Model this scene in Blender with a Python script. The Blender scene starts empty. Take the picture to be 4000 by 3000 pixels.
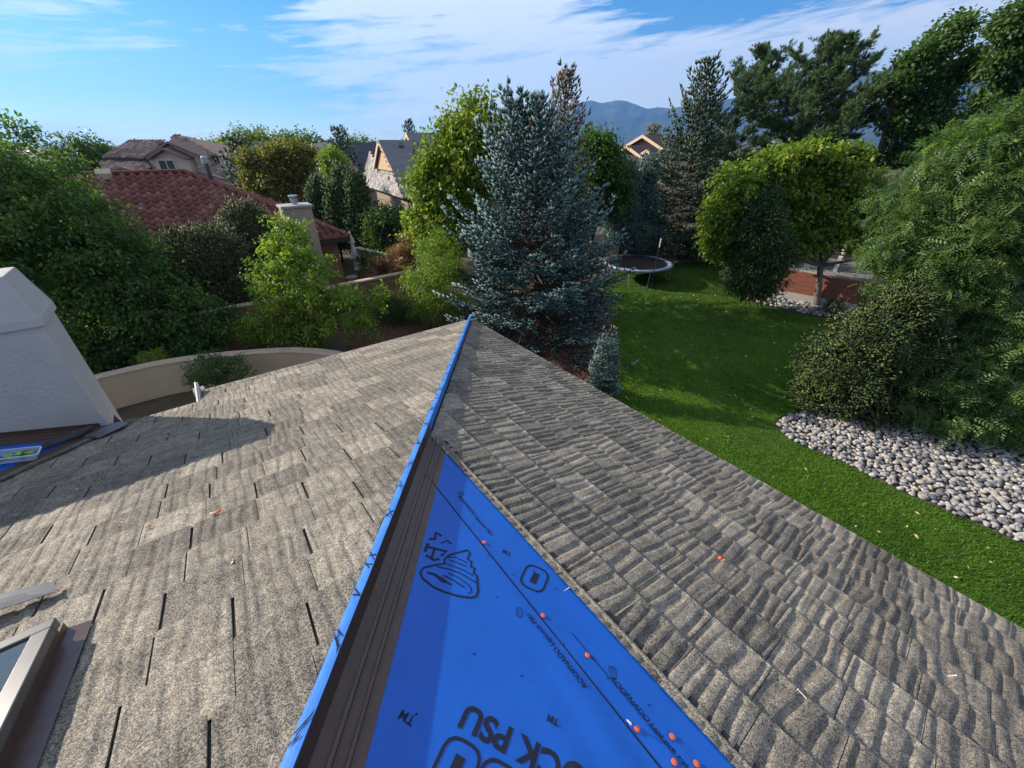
import bpy, math, random
import numpy as np
from mathutils import Vector
rng = np.random.default_rng(11); random.seed(5)
SC = bpy.context.scene; COL = SC.collection
R = math.radians
# ------------------------------------------------------------------ camera, sky, sun, exposure
F, HZ, CZ = 1550.0, 565.0, 6.5            # focal length in photo pixels, horizon row, camera height
PITCH = math.atan((1500 - HZ) / F)
cam = bpy.data.cameras.new('camera'); camo = bpy.data.objects.new('camera', cam); COL.objects.link(camo)
cam.sensor_width = 36; cam.lens = F / 4000 * 36; cam.clip_start = .05; cam.clip_end = 200000
camo.location = (0, 0, CZ); camo.rotation_euler = (math.pi / 2 - PITCH, 0, 0); SC.camera = camo
SUN_AZ, SUN_EL = R(-71.5), R(24.5)            # azimuth from +Y towards +X
SUN_DIR = Vector((math.sin(SUN_AZ) * math.cos(SUN_EL), math.cos(SUN_AZ) * math.cos(SUN_EL), math.sin(SUN_EL)))
sun = bpy.data.lights.new('sun', 'SUN'); sun.energy = 4.9; sun.angle = R(.55); sun.color = (1, .90, .76)
suno = bpy.data.objects.new('sun', sun); COL.objects.link(suno); suno.rotation_euler = SUN_DIR.to_track_quat('Z', 'Y').to_euler()
suno.location = (-60, 20, 40)
SC.view_settings.view_transform = 'Standard'; SC.view_settings.look = 'None'; SC.view_settings.gamma = 1
SC.view_settings.exposure = 1.1
SC.cycles.use_denoising = True
SC.cycles.max_bounces = 6; SC.cycles.diffuse_bounces = 3; SC.cycles.glossy_bounces = 2; SC.cycles.transmission_bounces = 4
SC.cycles.transparent_max_bounces = 12; SC.cycles.volume_bounces = 0; SC.cycles.caustics_reflective = False; SC.cycles.caustics_refractive = False

def N(nt, typ, **kw):
    n = nt.nodes.new(typ)
    for k, v in kw.items():
        if k.startswith('i_'):
            key = k[2:]; key = int(key) if key.isdigit() else key.replace('_', ' ')
            n.inputs[key].default_value = v
        else: setattr(n, k, v)
    return n
def ramp(nt, stops, interp='LINEAR'):
    n = nt.nodes.new('ShaderNodeValToRGB'); cr = n.color_ramp; cr.interpolation = interp
    while len(cr.elements) < len(stops): cr.elements.new(.5)
    for e, (p, c) in zip(cr.elements, stops):
        e.position = p; e.color = (*c, 1) if len(c) == 3 else c
    return n
def math_n(nt, op, a, b=None, clamp=False):
    n = nt.nodes.new('ShaderNodeMath'); n.operation = op; n.use_clamp = clamp
    for i, v in enumerate((a, b)):
        if v is None: continue
        if isinstance(v, (int, float)): n.inputs[i].default_value = v
        else: nt.links.new(v, n.inputs[i])
    return n.outputs[0]

W = bpy.data.worlds.new('World'); SC.world = W; W.use_nodes = True
nt = W.node_tree; nt.nodes.clear(); lk = nt.links.new
sky = N(nt, 'ShaderNodeTexSky', sky_type='NISHITA', sun_disc=False, sun_elevation=SUN_EL, sun_rotation=SUN_AZ,
        altitude=1900, air_density=1.0, dust_density=.9, ozone_density=3.0)
tc = N(nt, 'ShaderNodeTexCoord'); sx = N(nt, 'ShaderNodeSeparateXYZ'); lk(tc.outputs['Generated'], sx.inputs[0])
azim = math_n(nt, 'ARCTAN2', sx.outputs[0], sx.outputs[1]); elev = math_n(nt, 'ARCSINE', sx.outputs[2])
cmb = N(nt, 'ShaderNodeCombineXYZ')
lk(math_n(nt, 'MULTIPLY', azim, 2.0), cmb.inputs[0])
tilt = math_n(nt, 'SUBTRACT', elev, math_n(nt, 'MULTIPLY', azim, .10))
lk(math_n(nt, 'MULTIPLY', tilt, 12.0), cmb.inputs[1])
n1 = N(nt, 'ShaderNodeTexNoise', i_Scale=1.35, i_Detail=9.0, i_Roughness=.62, i_Distortion=.55); lk(cmb.outputs[0], n1.inputs['Vector'])
cmb2 = N(nt, 'ShaderNodeCombineXYZ', i_2=4.2); lk(math_n(nt, 'MULTIPLY', azim, 5.0), cmb2.inputs[0]); lk(math_n(nt, 'MULTIPLY', tilt, 46.0), cmb2.inputs[1])
n2 = N(nt, 'ShaderNodeTexNoise', i_Scale=1.6, i_Detail=7.0, i_Roughness=.65, i_Distortion=.5); lk(cmb2.outputs[0], n2.inputs['Vector'])
nn = math_n(nt, 'ADD', math_n(nt, 'MULTIPLY', n1.outputs[0], .62), math_n(nt, 'MULTIPLY', n2.outputs[0], .38))
def gauss(ca, ce, wa, we, amp):
    a = math_n(nt, 'DIVIDE', math_n(nt, 'SUBTRACT', azim, ca), wa); e = math_n(nt, 'DIVIDE', math_n(nt, 'SUBTRACT', elev, ce), we)
    d = math_n(nt, 'ADD', math_n(nt, 'MULTIPLY', a, a), math_n(nt, 'MULTIPLY', e, e))
    return math_n(nt, 'MULTIPLY', math_n(nt, 'EXPONENT', math_n(nt, 'MULTIPLY', d, -1.0)), amp)
cov = nn
for g in ((-.08, .225, .30, .060, .13), (.10, .075, .30, .045, .20), (.48, .115, .36, .045, .26), (.40, .23, .22, .05, -.26), (-.55, .16, .20, .14, -.14), (-.25, .12, .14, .03, .05)):
    cov = math_n(nt, 'ADD', cov, gauss(*g))
cr = ramp(nt, [(.44, (0, 0, 0)), (.49, (.5, .5, .5)), (.56, (1, 1, 1))]); lk(cov, cr.inputs[0])
mixc = N(nt, 'ShaderNodeMix', data_type='RGBA'); mixc.inputs[7].default_value = (6.0, 6.0, 6.15, 1)
hs = N(nt, 'ShaderNodeHueSaturation', i_Saturation=1.45, i_Value=.80); lk(sky.outputs[0], hs.inputs['Color'])
lk(math_n(nt, 'MULTIPLY', cr.outputs[0], .90), mixc.inputs[0]); lk(hs.outputs[0], mixc.inputs[6])
bg = N(nt, 'ShaderNodeBackground', i_Strength=.095); lk(mixc.outputs[2], bg.inputs[0])
lk(bg.outputs[0], N(nt, 'ShaderNodeOutputWorld').inputs[0])

# ------------------------------------------------------------------ photo geometry helpers
FW = np.array([0, math.cos(PITCH), -math.sin(PITCH)]); UP = np.array([0, math.sin(PITCH), math.cos(PITCH)])
CAM = np.array([0, 0, CZ])
def ray(u, v): return np.array([(u - 2000) / F, 0, 0]) + FW + UP * (1500 - v) / F
def at(u, v, Y): d = ray(u, v); return d * (Y / d[1]) + CAM          # point at forward distance Y
def G(u, v, z=0): d = ray(u, v); return d * ((z - CZ) / d[2]) + CAM   # point at height z
AZ1, AZ2 = R(-37), R(53)
D1 = np.array([math.sin(AZ1), math.cos(AZ1), 0]); D2 = np.array([math.sin(AZ2), math.cos(AZ2), 0]); ZZ = np.array([0, 0, 1.])
def H(s, t, z): return D1 * s + D2 * t + ZZ * z                       # house axes: s, t, height
M1, M2, M3 = .2469, .348, .27
SE, TE, ZE = 7.81, 4.60, 2.868
def zL(s): return ZE + M1 * (SE - s)
def zR(t): return ZE + M2 * (4.621 - t)
def zV(t): return 3.093 - M3 * (t + 1.658)
def hip_t(s): return 4.621 - (SE - s) * M1 / M2
def hip_s(t): return SE - (4.621 - t) * M2 / M1
def valley_t(s): return -1.658 + (s - 6.874) * .894
def unit(v): return v / (np.linalg.norm(v, axis=-1, keepdims=True) + 1e-9)

# ------------------------------------------------------------------ materials
MATS = {}
def new_mat(name):
    m = bpy.data.materials.new(name); m.use_nodes = True; nt = m.node_tree
    b = nt.nodes['Principled BSDF']; MATS[name] = m; return m, nt, b, nt.links.new
def plain(name, col, rough=.6, col2=None, scale=8., detail=5., bump=0., bscale=40., spec=.3, metal=0., stops=(.35, .65), alpha=None, stretch=None):
    m, nt, b, lk = new_mat(name)
    b.inputs['Roughness'].default_value = rough; b.inputs['Specular IOR Level'].default_value = spec; b.inputs['Metallic'].default_value = metal
    tc = N(nt, 'ShaderNodeTexCoord'); src = tc.outputs['Object']
    if stretch:
        mp = N(nt, 'ShaderNodeMapping'); mp.inputs['Scale'].default_value = stretch; lk(src, mp.inputs[0]); src = mp.outputs[0]
    if col2:
        n = N(nt, 'ShaderNodeTexNoise', i_Scale=scale, i_Detail=detail, i_Roughness=.6); lk(src, n.inputs['Vector'])
        r = ramp(nt, [(stops[0], col), (stops[1], col2)]); lk(n.outputs[0], r.inputs[0]); lk(r.outputs[0], b.inputs['Base Color'])
    else: b.inputs['Base Color'].default_value = (*col, 1)
    if bump:
        n = N(nt, 'ShaderNodeTexNoise', i_Scale=bscale, i_Detail=4.0); lk(src, n.inputs['Vector'])
        bp = N(nt, 'ShaderNodeBump', i_Strength=bump, i_Distance=.01); lk(n.outputs[0], bp.inputs['Height']); lk(bp.outputs[0], b.inputs['Normal'])
    if alpha is not None: b.inputs['Alpha'].default_value = alpha
    return m
def rnd_mat(name, stops, rough=.6, spec=.25, transl=0., tcol=None, grain=None):
    """colour picked per piece by the mesh attribute rnd; optional translucency for leaves"""
    m, nt, b, lk = new_mat(name)
    at_ = N(nt, 'ShaderNodeAttribute', attribute_name='rnd'); r = ramp(nt, stops); lk(at_.outputs['Fac'], r.inputs[0])
    b.inputs['Roughness'].default_value = rough; b.inputs['Specular IOR Level'].default_value = spec
    lk(r.outputs[0], b.inputs['Base Color'])
    if grain:
        tc = N(nt, 'ShaderNodeTexCoord'); n = N(nt, 'ShaderNodeTexNoise', i_Scale=grain, i_Detail=4.0); lk(tc.outputs['Object'], n.inputs['Vector'])
        g = ramp(nt, [(.3, (.55, .55, .55)), (.7, (1.25, 1.25, 1.25))]); lk(n.outputs[0], g.inputs[0])
        mx = N(nt, 'ShaderNodeMix', data_type='RGBA', blend_type='MULTIPLY'); mx.inputs[0].default_value = 1
        lk(r.outputs[0], mx.inputs[6]); lk(g.outputs[0], mx.inputs[7]); lk(mx.outputs[2], b.inputs['Base Color'])
    if transl:
        t = N(nt, 'ShaderNodeBsdfTranslucent')
        if tcol: t.inputs[0].default_value = (*tcol, 1)
        else:
            g = N(nt, 'ShaderNodeMix', data_type='RGBA', blend_type='MULTIPLY'); g.inputs[0].default_value = 1
            g.inputs[7].default_value = (1.9, 2.0, .8, 1); lk(r.outputs[0], g.inputs[6]); lk(g.outputs[2], t.inputs[0])
        mx = N(nt, 'ShaderNodeMixShader'); mx.inputs[0].default_value = transl
        lk(b.outputs[0], mx.inputs[1]); lk(t.outputs[0], mx.inputs[2]); lk(mx.outputs[0], nt.nodes['Material Output'].inputs[0])
    return m
def tile_mat(name, lo, mid, hi):
    """stone-chip coated steel: coloured granules over each tile's own tone, fine grain relief"""
    m, nt, b, lk = new_mat(name); b.inputs['Roughness'].default_value = .85; b.inputs['Specular IOR Level'].default_value = .2
    tc = N(nt, 'ShaderNodeTexCoord'); o = tc.outputs['Object']
    v = N(nt, 'ShaderNodeTexVoronoi', i_Scale=210.); lk(o, v.inputs['Vector'])
    sp = N(nt, 'ShaderNodeSeparateColor'); lk(v.outputs['Color'], sp.inputs[0])
    a = N(nt, 'ShaderNodeAttribute', attribute_name='rnd')
    n = N(nt, 'ShaderNodeTexNoise', i_Scale=9., i_Detail=5., i_Roughness=.7); lk(o, n.inputs['Vector'])
    f = math_n(nt, 'ADD', math_n(nt, 'MULTIPLY', sp.outputs[0], .62), math_n(nt, 'MULTIPLY', math_n(nt, 'SUBTRACT', a.outputs['Fac'], .5), .30))
    f = math_n(nt, 'ADD', f, math_n(nt, 'MULTIPLY', math_n(nt, 'SUBTRACT', n.outputs[0], .5), .75))
    r = ramp(nt, [(.02, lo), (.30, mid), (.62, hi), (.70, tuple(min(1, c * 1.5) for c in hi))]); lk(f, r.inputs[0]); lk(r.outputs[0], b.inputs['Base Color'])
    n3 = N(nt, 'ShaderNodeTexNoise', i_Scale=160., i_Detail=3.); lk(o, n3.inputs['Vector'])
    bp = N(nt, 'ShaderNodeBump', i_Strength=.55, i_Distance=.004); lk(n3.outputs[0], bp.inputs['Height']); lk(bp.outputs[0], b.inputs['Normal'])
    return m

tile_mat('roof_granules', (.050, .045, .040), (.17, .150, .122), (.33, .290, .225))
plain('deck', (.03, .028, .026), .9)
plain('blue_membrane', (.002, .088, .43), .36, (.004, .100, .48), 3., 4., .25, 14., .45)
plain('blue_wrap', (.045, .20, .60), .45, (.075, .25, .66), 5., 4., .3, 20., .4)  # lighter copy of the membrane: sun on the board painted in, plus pale scuffs
plain('black_print', (.010, .014, .03), .6)
plain('brown_metal', (.070, .040, .030), .30, (.090, .054, .040), 20., 4., .05, 300., .5)
plain('dark_metal', (.05, .05, .055), .35, (.08, .08, .085), 12., 3., 0, 1, .5)
plain('bronze', (.075, .068, .062), .32, (.10, .09, .082), 9., 3., 0, 1, .5)
plain('grey_metal', (.30, .30, .31), .35, (.22, .22, .23), 10., 3., 0, 1, .6, .6)
plain('white_trim', (.72, .72, .70), .5, (.6, .6, .58), 6.)
plain('white_stucco', (.52, .495, .46), .9, (.43, .41, .38), 1.6, 9., 1.0, 30., .15, stops=(.3, .72))
plain('own_wall', (.50, .45, .38), .9, (.44, .40, .34), 3., 5., .4, 60.)
plain('tan_stucco', (.40, .33, .24), .9, (.34, .28, .21), 1.2, 6., .5, 40., .15)
plain('red_stucco', (.30, .155, .10), .9, (.25, .13, .09), 1., 6., .5, 40., .15)
plain('cap_tan', (.46, .36, .26), .9, (.38, .30, .22), 4.)
plain('orange_plastic', (.75, .12, .03), .5)
plain('white_chip', (.75, .73, .70), .6)
plain('steel', (.6, .6, .6), .3, metal=.9)
plain('copper_edge', (.26, .10, .05), .45, (.12, .06, .04), 60., 3.)
plain('skylight_glass', (.02, .03, .03), .04, spec=.9)
plain('bark', (.09, .065, .045), .95, (.045, .033, .025), 14., 6., .9, 30., .1, stretch=(1, 1, .25))
plain('pale_bark', (.20, .17, .14), .95, (.09, .075, .06), 14., 6., .9, 30., .1, stretch=(1, 1, .25))
plain('soil', (.10, .075, .050), .95, (.055, .05, .028), 1.5, 7., .6, 20.)
plain('mulch', (.15, .085, .055), .95, (.06, .036, .025), 24., 7., 1., 50.)
plain('rock_base', (.10, .09, .075), .95, (.05, .045, .04), 20., 5., .8, 30.)
plain('lawn_soil', (.030, .075, .008), .95, (.060, .12, .012), 1.8, 8., .7, 60.)
plain('far_ground', (.06, .075, .035), .95, (.12, .11, .07), .004, 8.)
plain('mountain', (.016, .022, .020), .95, (.09, .075, .065), .0022, 9., stops=(.50, .75))
plain('brick_red', (.30, .085, .045), .9, (.20, .055, .035), 3., 6.)
plain('concrete', (.38, .37, .35), .9, (.30, .29, .28), 3., 6., .3, 50.)
plain('mat_black', (.010, .010, .012), .7)
plain('pad_blue', (.07, .12, .26), .5, (.36, .42, .50), 1.6, 3.)
plain('galvanised', (.36, .40, .40), .4, metal=.5)
plain('net_black', (.01, .01, .01), .8, alpha=.42)
plain('canvas', (.62, .58, .54), .8, (.5, .47, .44), 3.)
plain('glass_pane', (.03, .045, .05), .06, spec=.8)
plain('rail_glass', (.25, .33, .33), .08, spec=.8, alpha=.25)
plain('beige_wall', (.56, .47, .38), .9, (.50, .42, .34), .6, 5.)
plain('window_frame', (.62, .58, .52), .6)
plain('orange_blind', (.55, .25, .10), .7)
plain('peach_wall', (.56, .38, .23), .9, (.50, .34, .21), .8, 5.)
plain('pink_siding', (.52, .34, .26), .8, (.45, .29, .22), .5, 5.)
plain('brown_trim', (.20, .145, .12), .8)
plain('wood_trim', (.60, .42, .28), .7)
plain('brown_roof', (.075, .058, .052), .9, (.045, .036, .034), 3., 6., .5, 8.)
plain('slate_roof', (.085, .088, .10), .9, (.055, .058, .07), 3., 6., .5, 8.)
plain('grey_roof', (.20, .20, .20), .9, (.15, .15, .155), 3., 6., .5, 8.)
plain('dark_wall', (.05, .042, .036), .9)
plain('house_tan', (.30, .24, .18), .9, (.26, .21, .16), 1., 5.)
plain('tub_plastic', (.75, .80, .85), .25, spec=.5, alpha=.42)
plain('tub_rim', (.70, .76, .84), .25, spec=.5, alpha=.8)
plain('glove_green', (.25, .60, .08), .7, (.10, .35, .06), 30., 3.)
plain('glove_dark', (.03, .04, .03), .7)
plain('label_red', (.5, .03, .03), .6)
plain('pot', (.30, .27, .23), .8)
rnd_mat('red_tile', [(0, (.18, .066, .050)), (.5, (.24, .095, .072)), (1, (.31, .14, .11))], .8, .2, grain=30.)
rnd_mat('brown_tile', [(0, (.18, .125, .105)), (.5, (.27, .195, .165)), (1, (.38, .285, .245))], .8, .2)
rnd_mat('grey_shake', [(0, (.20, .185, .18)), (.5, (.30, .28, .27)), (1, (.42, .39, .37))], .85, .2)
rnd_mat('river_stone', [(0, (.10, .11, .125)), (.25, (.24, .23, .225)), (.5, (.36, .33, .30)), (.7, (.42, .36, .29)), (.85, (.28, .29, .31)), (1, (.50, .46, .42))], .75, .3, grain=25.)
rnd_mat('bark_chip', [(0, (.07, .04, .03)), (.6, (.16, .085, .055)), (1, (.30, .17, .11))], .9)
rnd_mat('grass_blade', [(0, (.035, .085, .008)), (.5, (.085, .175, .013)), (1, (.17, .26, .022))], .55, .3, .35)
rnd_mat('dry_leaf', [(0, (.35, .20, .08)), (.6, (.50, .38, .20)), (1, (.62, .55, .38))], .8)
LEAFK = dict(pear=1.45, maple=1.5, dead=1.2, ash=1.7, dark=1.7)
LEAF = dict(
    ash=[(0, (.018, .042, .012)), (.55, (.036, .075, .018)), (.88, (.070, .120, .026)), (1, (.16, .19, .03))],
    pear=[(0, (.045, .085, .012)), (.5, (.085, .145, .018)), (.85, (.15, .20, .022)), (1, (.26, .24, .03))],
    maple=[(0, (.035, .070, .010)), (.45, (.075, .125, .016)), (.8, (.14, .18, .022)), (1, (.27, .24, .03))],
    locust=[(0, (.030, .062, .018)), (.5, (.062, .108, .032)), (.9, (.110, .155, .048)), (1, (.22, .20, .05))],
    shrub=[(0, (.04, .075, .010)), (.5, (.085, .13, .016)), (1, (.20, .21, .03))],
    dark=[(0, (.014, .034, .010)), (.6, (.030, .060, .014)), (1, (.060, .095, .022))],
    copper=[(0, (.035, .05, .012)), (.5, (.075, .085, .018)), (1, (.17, .13, .045))],
    dead=[(0, (.08, .045, .03)), (.5, (.16, .085, .055)), (1, (.26, .15, .10))],
    cotton=[(0, (.022, .048, .016)), (.6, (.045, .085, .024)), (1, (.085, .13, .04))],
    far=[(0, (.03, .055, .018)), (.5, (.06, .09, .022)), (1, (.11, .14, .03))])
for k, st_ in LEAF.items(): rnd_mat('leaf_' + k, [(p, tuple(c * LEAFK.get(k, 1.5) for c in col)) for p, col in st_], .45, .35, .40)
NEEDLE = dict(
    blue=[(0, (.014, .028, .026)), (.4, (.034, .066, .062)), (.8, (.080, .132, .128)), (1, (.19, .26, .25))],
    spruce=[(0, (.014, .028, .014)), (.5, (.032, .056, .030)), (1, (.070, .105, .062))],
    bronze=[(0, (.030, .040, .024)), (.5, (.065, .070, .045)), (1, (.15, .12, .085))],
    pine=[(0, (.020, .042, .016)), (.5, (.042, .078, .026)), (1, (.080, .125, .045))],
    juniper=[(0, (.022, .036, .018)), (.5, (.050, .068, .030)), (1, (.13, .14, .055))],
    gold=[(0, (.016, .028, .012)), (.5, (.036, .058, .020)), (.82, (.070, .095, .028)), (1, (.20, .20, .05))],
    arbor=[(0, (.018, .040, .014)), (.5, (.040, .075, .022)), (1, (.085, .125, .04))],
    bluejun=[(0, (.030, .058, .048)), (.5, (.060, .105, .090)), (1, (.12, .18, .155))])
for k, st_ in NEEDLE.items(): rnd_mat('needle_' + k, [(p, tuple(c * 1.45 for c in col)) for p, col in st_], .6, .25, .12)
rnd_mat('cone', [(0, (.20, .10, .055)), (1, (.36, .21, .12))], .8)

# ------------------------------------------------------------------ mesh helpers
def link(name, me, mat, parent=None, smooth=False):
    o = bpy.data.objects.new(name, me); COL.objects.link(o)
    if mat: me.materials.append(MATS[mat])
    if smooth:
        me.polygons.foreach_set('use_smooth', np.ones(len(me.polygons), bool))
    if parent is not None:
        o.parent = parent
        p = parent; off = Vector((0, 0, 0))
        while p is not None: off -= p.location; p = p.parent
        o.location = off
    return o
def tag(o, label=None, cat=None, group=None, kind=None):
    if label: o['label'] = label
    if cat: o['category'] = cat
    if group: o['group'] = group
    if kind: o['kind'] = kind
    return o
def thing(name, loc, label, cat, group=None):
    o = bpy.data.objects.new(name, None); COL.objects.link(o); o.location = tuple(float(x) for x in loc); o.empty_display_size = .3
    return tag(o, label, cat, group)
def npmesh(name, V, Fc, mat, parent=None, smooth=False, rnd=None, local=False):
    """V (n,3), Fc (m,3|4) index array -> one mesh object"""
    V = np.ascontiguousarray(V, np.float32); Fc = np.ascontiguousarray(Fc, np.int32); k = Fc.shape[1]
    me = bpy.data.meshes.new(name); me.vertices.add(len(V)); me.vertices.foreach_set('co', V.ravel())
    me.loops.add(Fc.size); me.loops.foreach_set('vertex_index', Fc.ravel())
    me.polygons.add(len(Fc)); me.polygons.foreach_set('loop_start', np.arange(0, Fc.size, k, dtype=np.int32)); me.polygons.foreach_set('loop_total', np.full(len(Fc), k, np.int32))
    me.update(calc_edges=True)
    if rnd is not None:
        a = me.attributes.new('rnd', 'FLOAT', 'POINT'); a.data.foreach_set('value', np.ascontiguousarray(np.clip(rnd, 0, 1), np.float32))
    o = link(name, me, mat, parent, smooth)
    if local: o.location = (0, 0, 0)
    return o
def pymesh(name, V, Fc, mat, parent=None, smooth=False):
    me = bpy.data.meshes.new(name); me.from_pydata([tuple(float(c) for c in v) for v in V], [], [tuple(f) for f in Fc]); me.update()
    return link(name, me, mat, parent, smooth)
class MB:
    def __init__(s): s.V = []; s.Fc = []
    def add(s, V, Fc):
        b = len(s.V); s.V += [np.asarray(v, float) for v in V]; s.Fc += [tuple(b + i for i in f) for f in Fc]; return s
    def box(s, o, ax, ay, az):
        """box from corner o spanned by three vectors"""
        o, ax, ay, az = (np.asarray(q, float) for q in (o, ax, ay, az))
        V = [o, o + ax, o + ax + ay, o + ay, o + az, o + ax + az, o + ax + ay + az, o + ay + az]
        return s.add(V, [(3, 2, 1, 0), (4, 5, 6, 7), (0, 1, 5, 4), (1, 2, 6, 5), (2, 3, 7, 6), (3, 0, 4, 7)])
    def cbox(s, c, sx, sy, sz, yaw=0):
        ca, sa = math.cos(yaw), math.sin(yaw); ax = np.array([ca, sa, 0]) * sx; ay = np.array([-sa, ca, 0]) * sy; az = ZZ * sz
        return s.box(np.asarray(c, float) - ax / 2 - ay / 2, ax, ay, az)
    def prism(s, poly, ext):
        poly = [np.asarray(q, float) for q in poly]; n = len(poly); ext = np.asarray(ext, float)
        return s.add(poly + [q + ext for q in poly], [tuple(range(n))[::-1], tuple(range(n, 2 * n))] + [(i, (i + 1) % n, n + (i + 1) % n, n + i) for i in range(n)])
    def tube(s, path, rad, k=8, cap=True):
        path = np.asarray(path, float); rad = np.broadcast_to(np.asarray(rad, float), (len(path),)); b = len(s.V)
        for i, p in enumerate(path):
            d = unit(path[min(i + 1, len(path) - 1)] - path[max(i - 1, 0)]); ref = np.array([1., 0, 0]) if abs(d[2]) > .8 else ZZ
            x = unit(np.cross(d, ref)); y = np.cross(d, x)
            for j in range(k):
                a = 2 * math.pi * j / k; s.V.append(p + rad[i] * (math.cos(a) * x + math.sin(a) * y))
        for i in range(len(path) - 1):
            for j in range(k): s.Fc.append((b + i * k + j, b + i * k + (j + 1) % k, b + (i + 1) * k + (j + 1) % k, b + (i + 1) * k + j))
        if cap: s.Fc.append(tuple(b + j for j in range(k))[::-1]); s.Fc.append(tuple(b + (len(path) - 1) * k + j for j in range(k)))
        return s
    def lathe(s, c, prof, k=16):
        c = np.asarray(c, float); b = len(s.V)
        for r, z in prof:
            for j in range(k): a = 2 * math.pi * j / k; s.V.append(c + np.array([r * math.cos(a), r * math.sin(a), z]))
        for i in range(len(prof) - 1):
            for j in range(k): s.Fc.append((b + i * k + j, b + i * k + (j + 1) % k, b + (i + 1) * k + (j + 1) % k, b + (i + 1) * k + j))
        s.Fc.append(tuple(b + j for j in range(k))[::-1]); s.Fc.append(tuple(b + (len(prof) - 1) * k + j for j in range(k))); return s
    def build(s, name, mat, parent=None, smooth=False): return pymesh(name, s.V, s.Fc, mat, parent, smooth)
def bevel(o, w=.01, seg=2):
    m = o.modifiers.new('bevel', 'BEVEL'); m.width = w; m.segments = seg; m.limit_method = 'ANGLE'; return o
class Acc:
    """numpy triangle soup with a per-piece random value"""
    def __init__(s): s.V = []; s.F = []; s.R = []; s.n = 0
    def add(s, V, Fc, r):
        s.V.append(V); s.F.append(Fc + s.n); s.R.append(r); s.n += len(V)
    def get(s): return np.concatenate(s.V), np.concatenate(s.F), np.concatenate(s.R)
_ph = rng.uniform(0, 6.28, (12, 1)); _dr = unit(rng.normal(size=(12, 3)))
def wob(P, f=1.0):
    """cheap smooth 3-D noise about -1..1"""
    q = P @ _dr.T * f
    fr = np.array([1, 1.3, 1.7, 2.1, .8, 1.1, 1.9, 2.7, .6, 3.1, 2.3, 1.5])
    return (np.sin(q * fr + _ph.T) * (1 / fr ** .5)).sum(1) / 4.5
def in_poly(P, poly):
    x, y = P[:, 0], P[:, 1]; c = np.zeros(len(P), bool); n = len(poly)
    for i in range(n):
        (x1, y1), (x2, y2) = poly[i], poly[(i + 1) % n]
        if y1 == y2: continue
        c ^= ((y1 > y) != (y2 > y)) & (x < (x2 - x1) * (y - y1) / (y2 - y1) + x1)
    return c
def smooth_poly(poly, it=2):
    for _ in range(it):
        q = []
        for i in range(len(poly)):
            a, b = np.array(poly[i], float), np.array(poly[(i + 1) % len(poly)], float); q += [tuple(.75 * a + .25 * b), tuple(.25 * a + .75 * b)]
        poly = q
    return poly
def sheet(name, poly, z, mat, kind='structure'):
    o = pymesh(name, [(x, y, z) for x, y in poly], [tuple(range(len(poly)))], mat); o['kind'] = kind; return o

# ------------------------------------------------------------------ ground, far land, mountains
rr = [0, 30, 80, 200, 600, 2000, 6000, 13000]; k = 64; V = [(0, 0, -.02)]; Fc = []
for i, r in enumerate(rr[1:]):
    for j in range(k): a = 2 * math.pi * j / k; V.append((r * math.sin(a), r * math.cos(a), -.02))
for j in range(k): Fc.append((0, 1 + (j + 1) % k, 1 + j))
for i in range(len(rr) - 2):
    for j in range(k):
        a, b = 1 + i * k + j, 1 + i * k + (j + 1) % k; Fc.append((a, b, b + k, a + k))
tag(pymesh('ground', V, Fc, 'far_ground'), kind='structure')
yard = [(-40, -20), (30, -20), (34, 60), (-45, 60)]
sheet('yard_soil', yard, -.010, 'soil')
LAWN = smooth_poly([(2.6, 9.4), (3.3, 12), (4.3, 15), (4.6, 19), (5.2, 23), (8, 25.8), (12, 26.2), (15.5, 25.5), (13.2, 21.5), (11.3, 19.0), (11.8, 17.9), (13.5, 16.3), (16, 15.6), (17, 13), (13, 11), (9.5, 10.2), (8.2, 9.3), (7.2, 8.9), (6.95, 8.2), (7.9, 7.1), (8.5, 6.2), (9.8, 4.75), (12, 2), (12, -3), (6, -2), (3, 3), (1, 8)])
sheet('lawn', LAWN, .004, 'lawn_soil')
MULCH = smooth_poly([(-6.5, 14.5), (-6, 12.8), (-3, 10.8), (0, 9.2), (2.2, 8.6), (3.1, 9.4), (3.5, 12), (4.2, 15.2), (4.4, 18), (0, 18.2), (-4, 17.4)])
sheet('mulch_bed', MULCH, 0.0, 'mulch')
BED1 = smooth_poly([(6.95, 8.2), (7.9, 7.1), (8.5, 6.2), (9.8, 4.75), (12, 2.2), (14.5, 3.6), (14.5, 8), (11.5, 9.6), (9, 9.7), (8.2, 9.2), (7.3, 8.8)])
BED2 = smooth_poly([(11.3, 18.98), (12.05, 17.9), (13.5, 16.4), (15.5, 16.0), (17.2, 15.6), (17, 16.6), (15.1, 17.3), (13.7, 18.9), (12.4, 19.7)])
bed1 = sheet('rock_bed', BED1, .012, 'rock_base'); bed2 = sheet('rock_bed', BED2, .012, 'rock_base')
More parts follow.
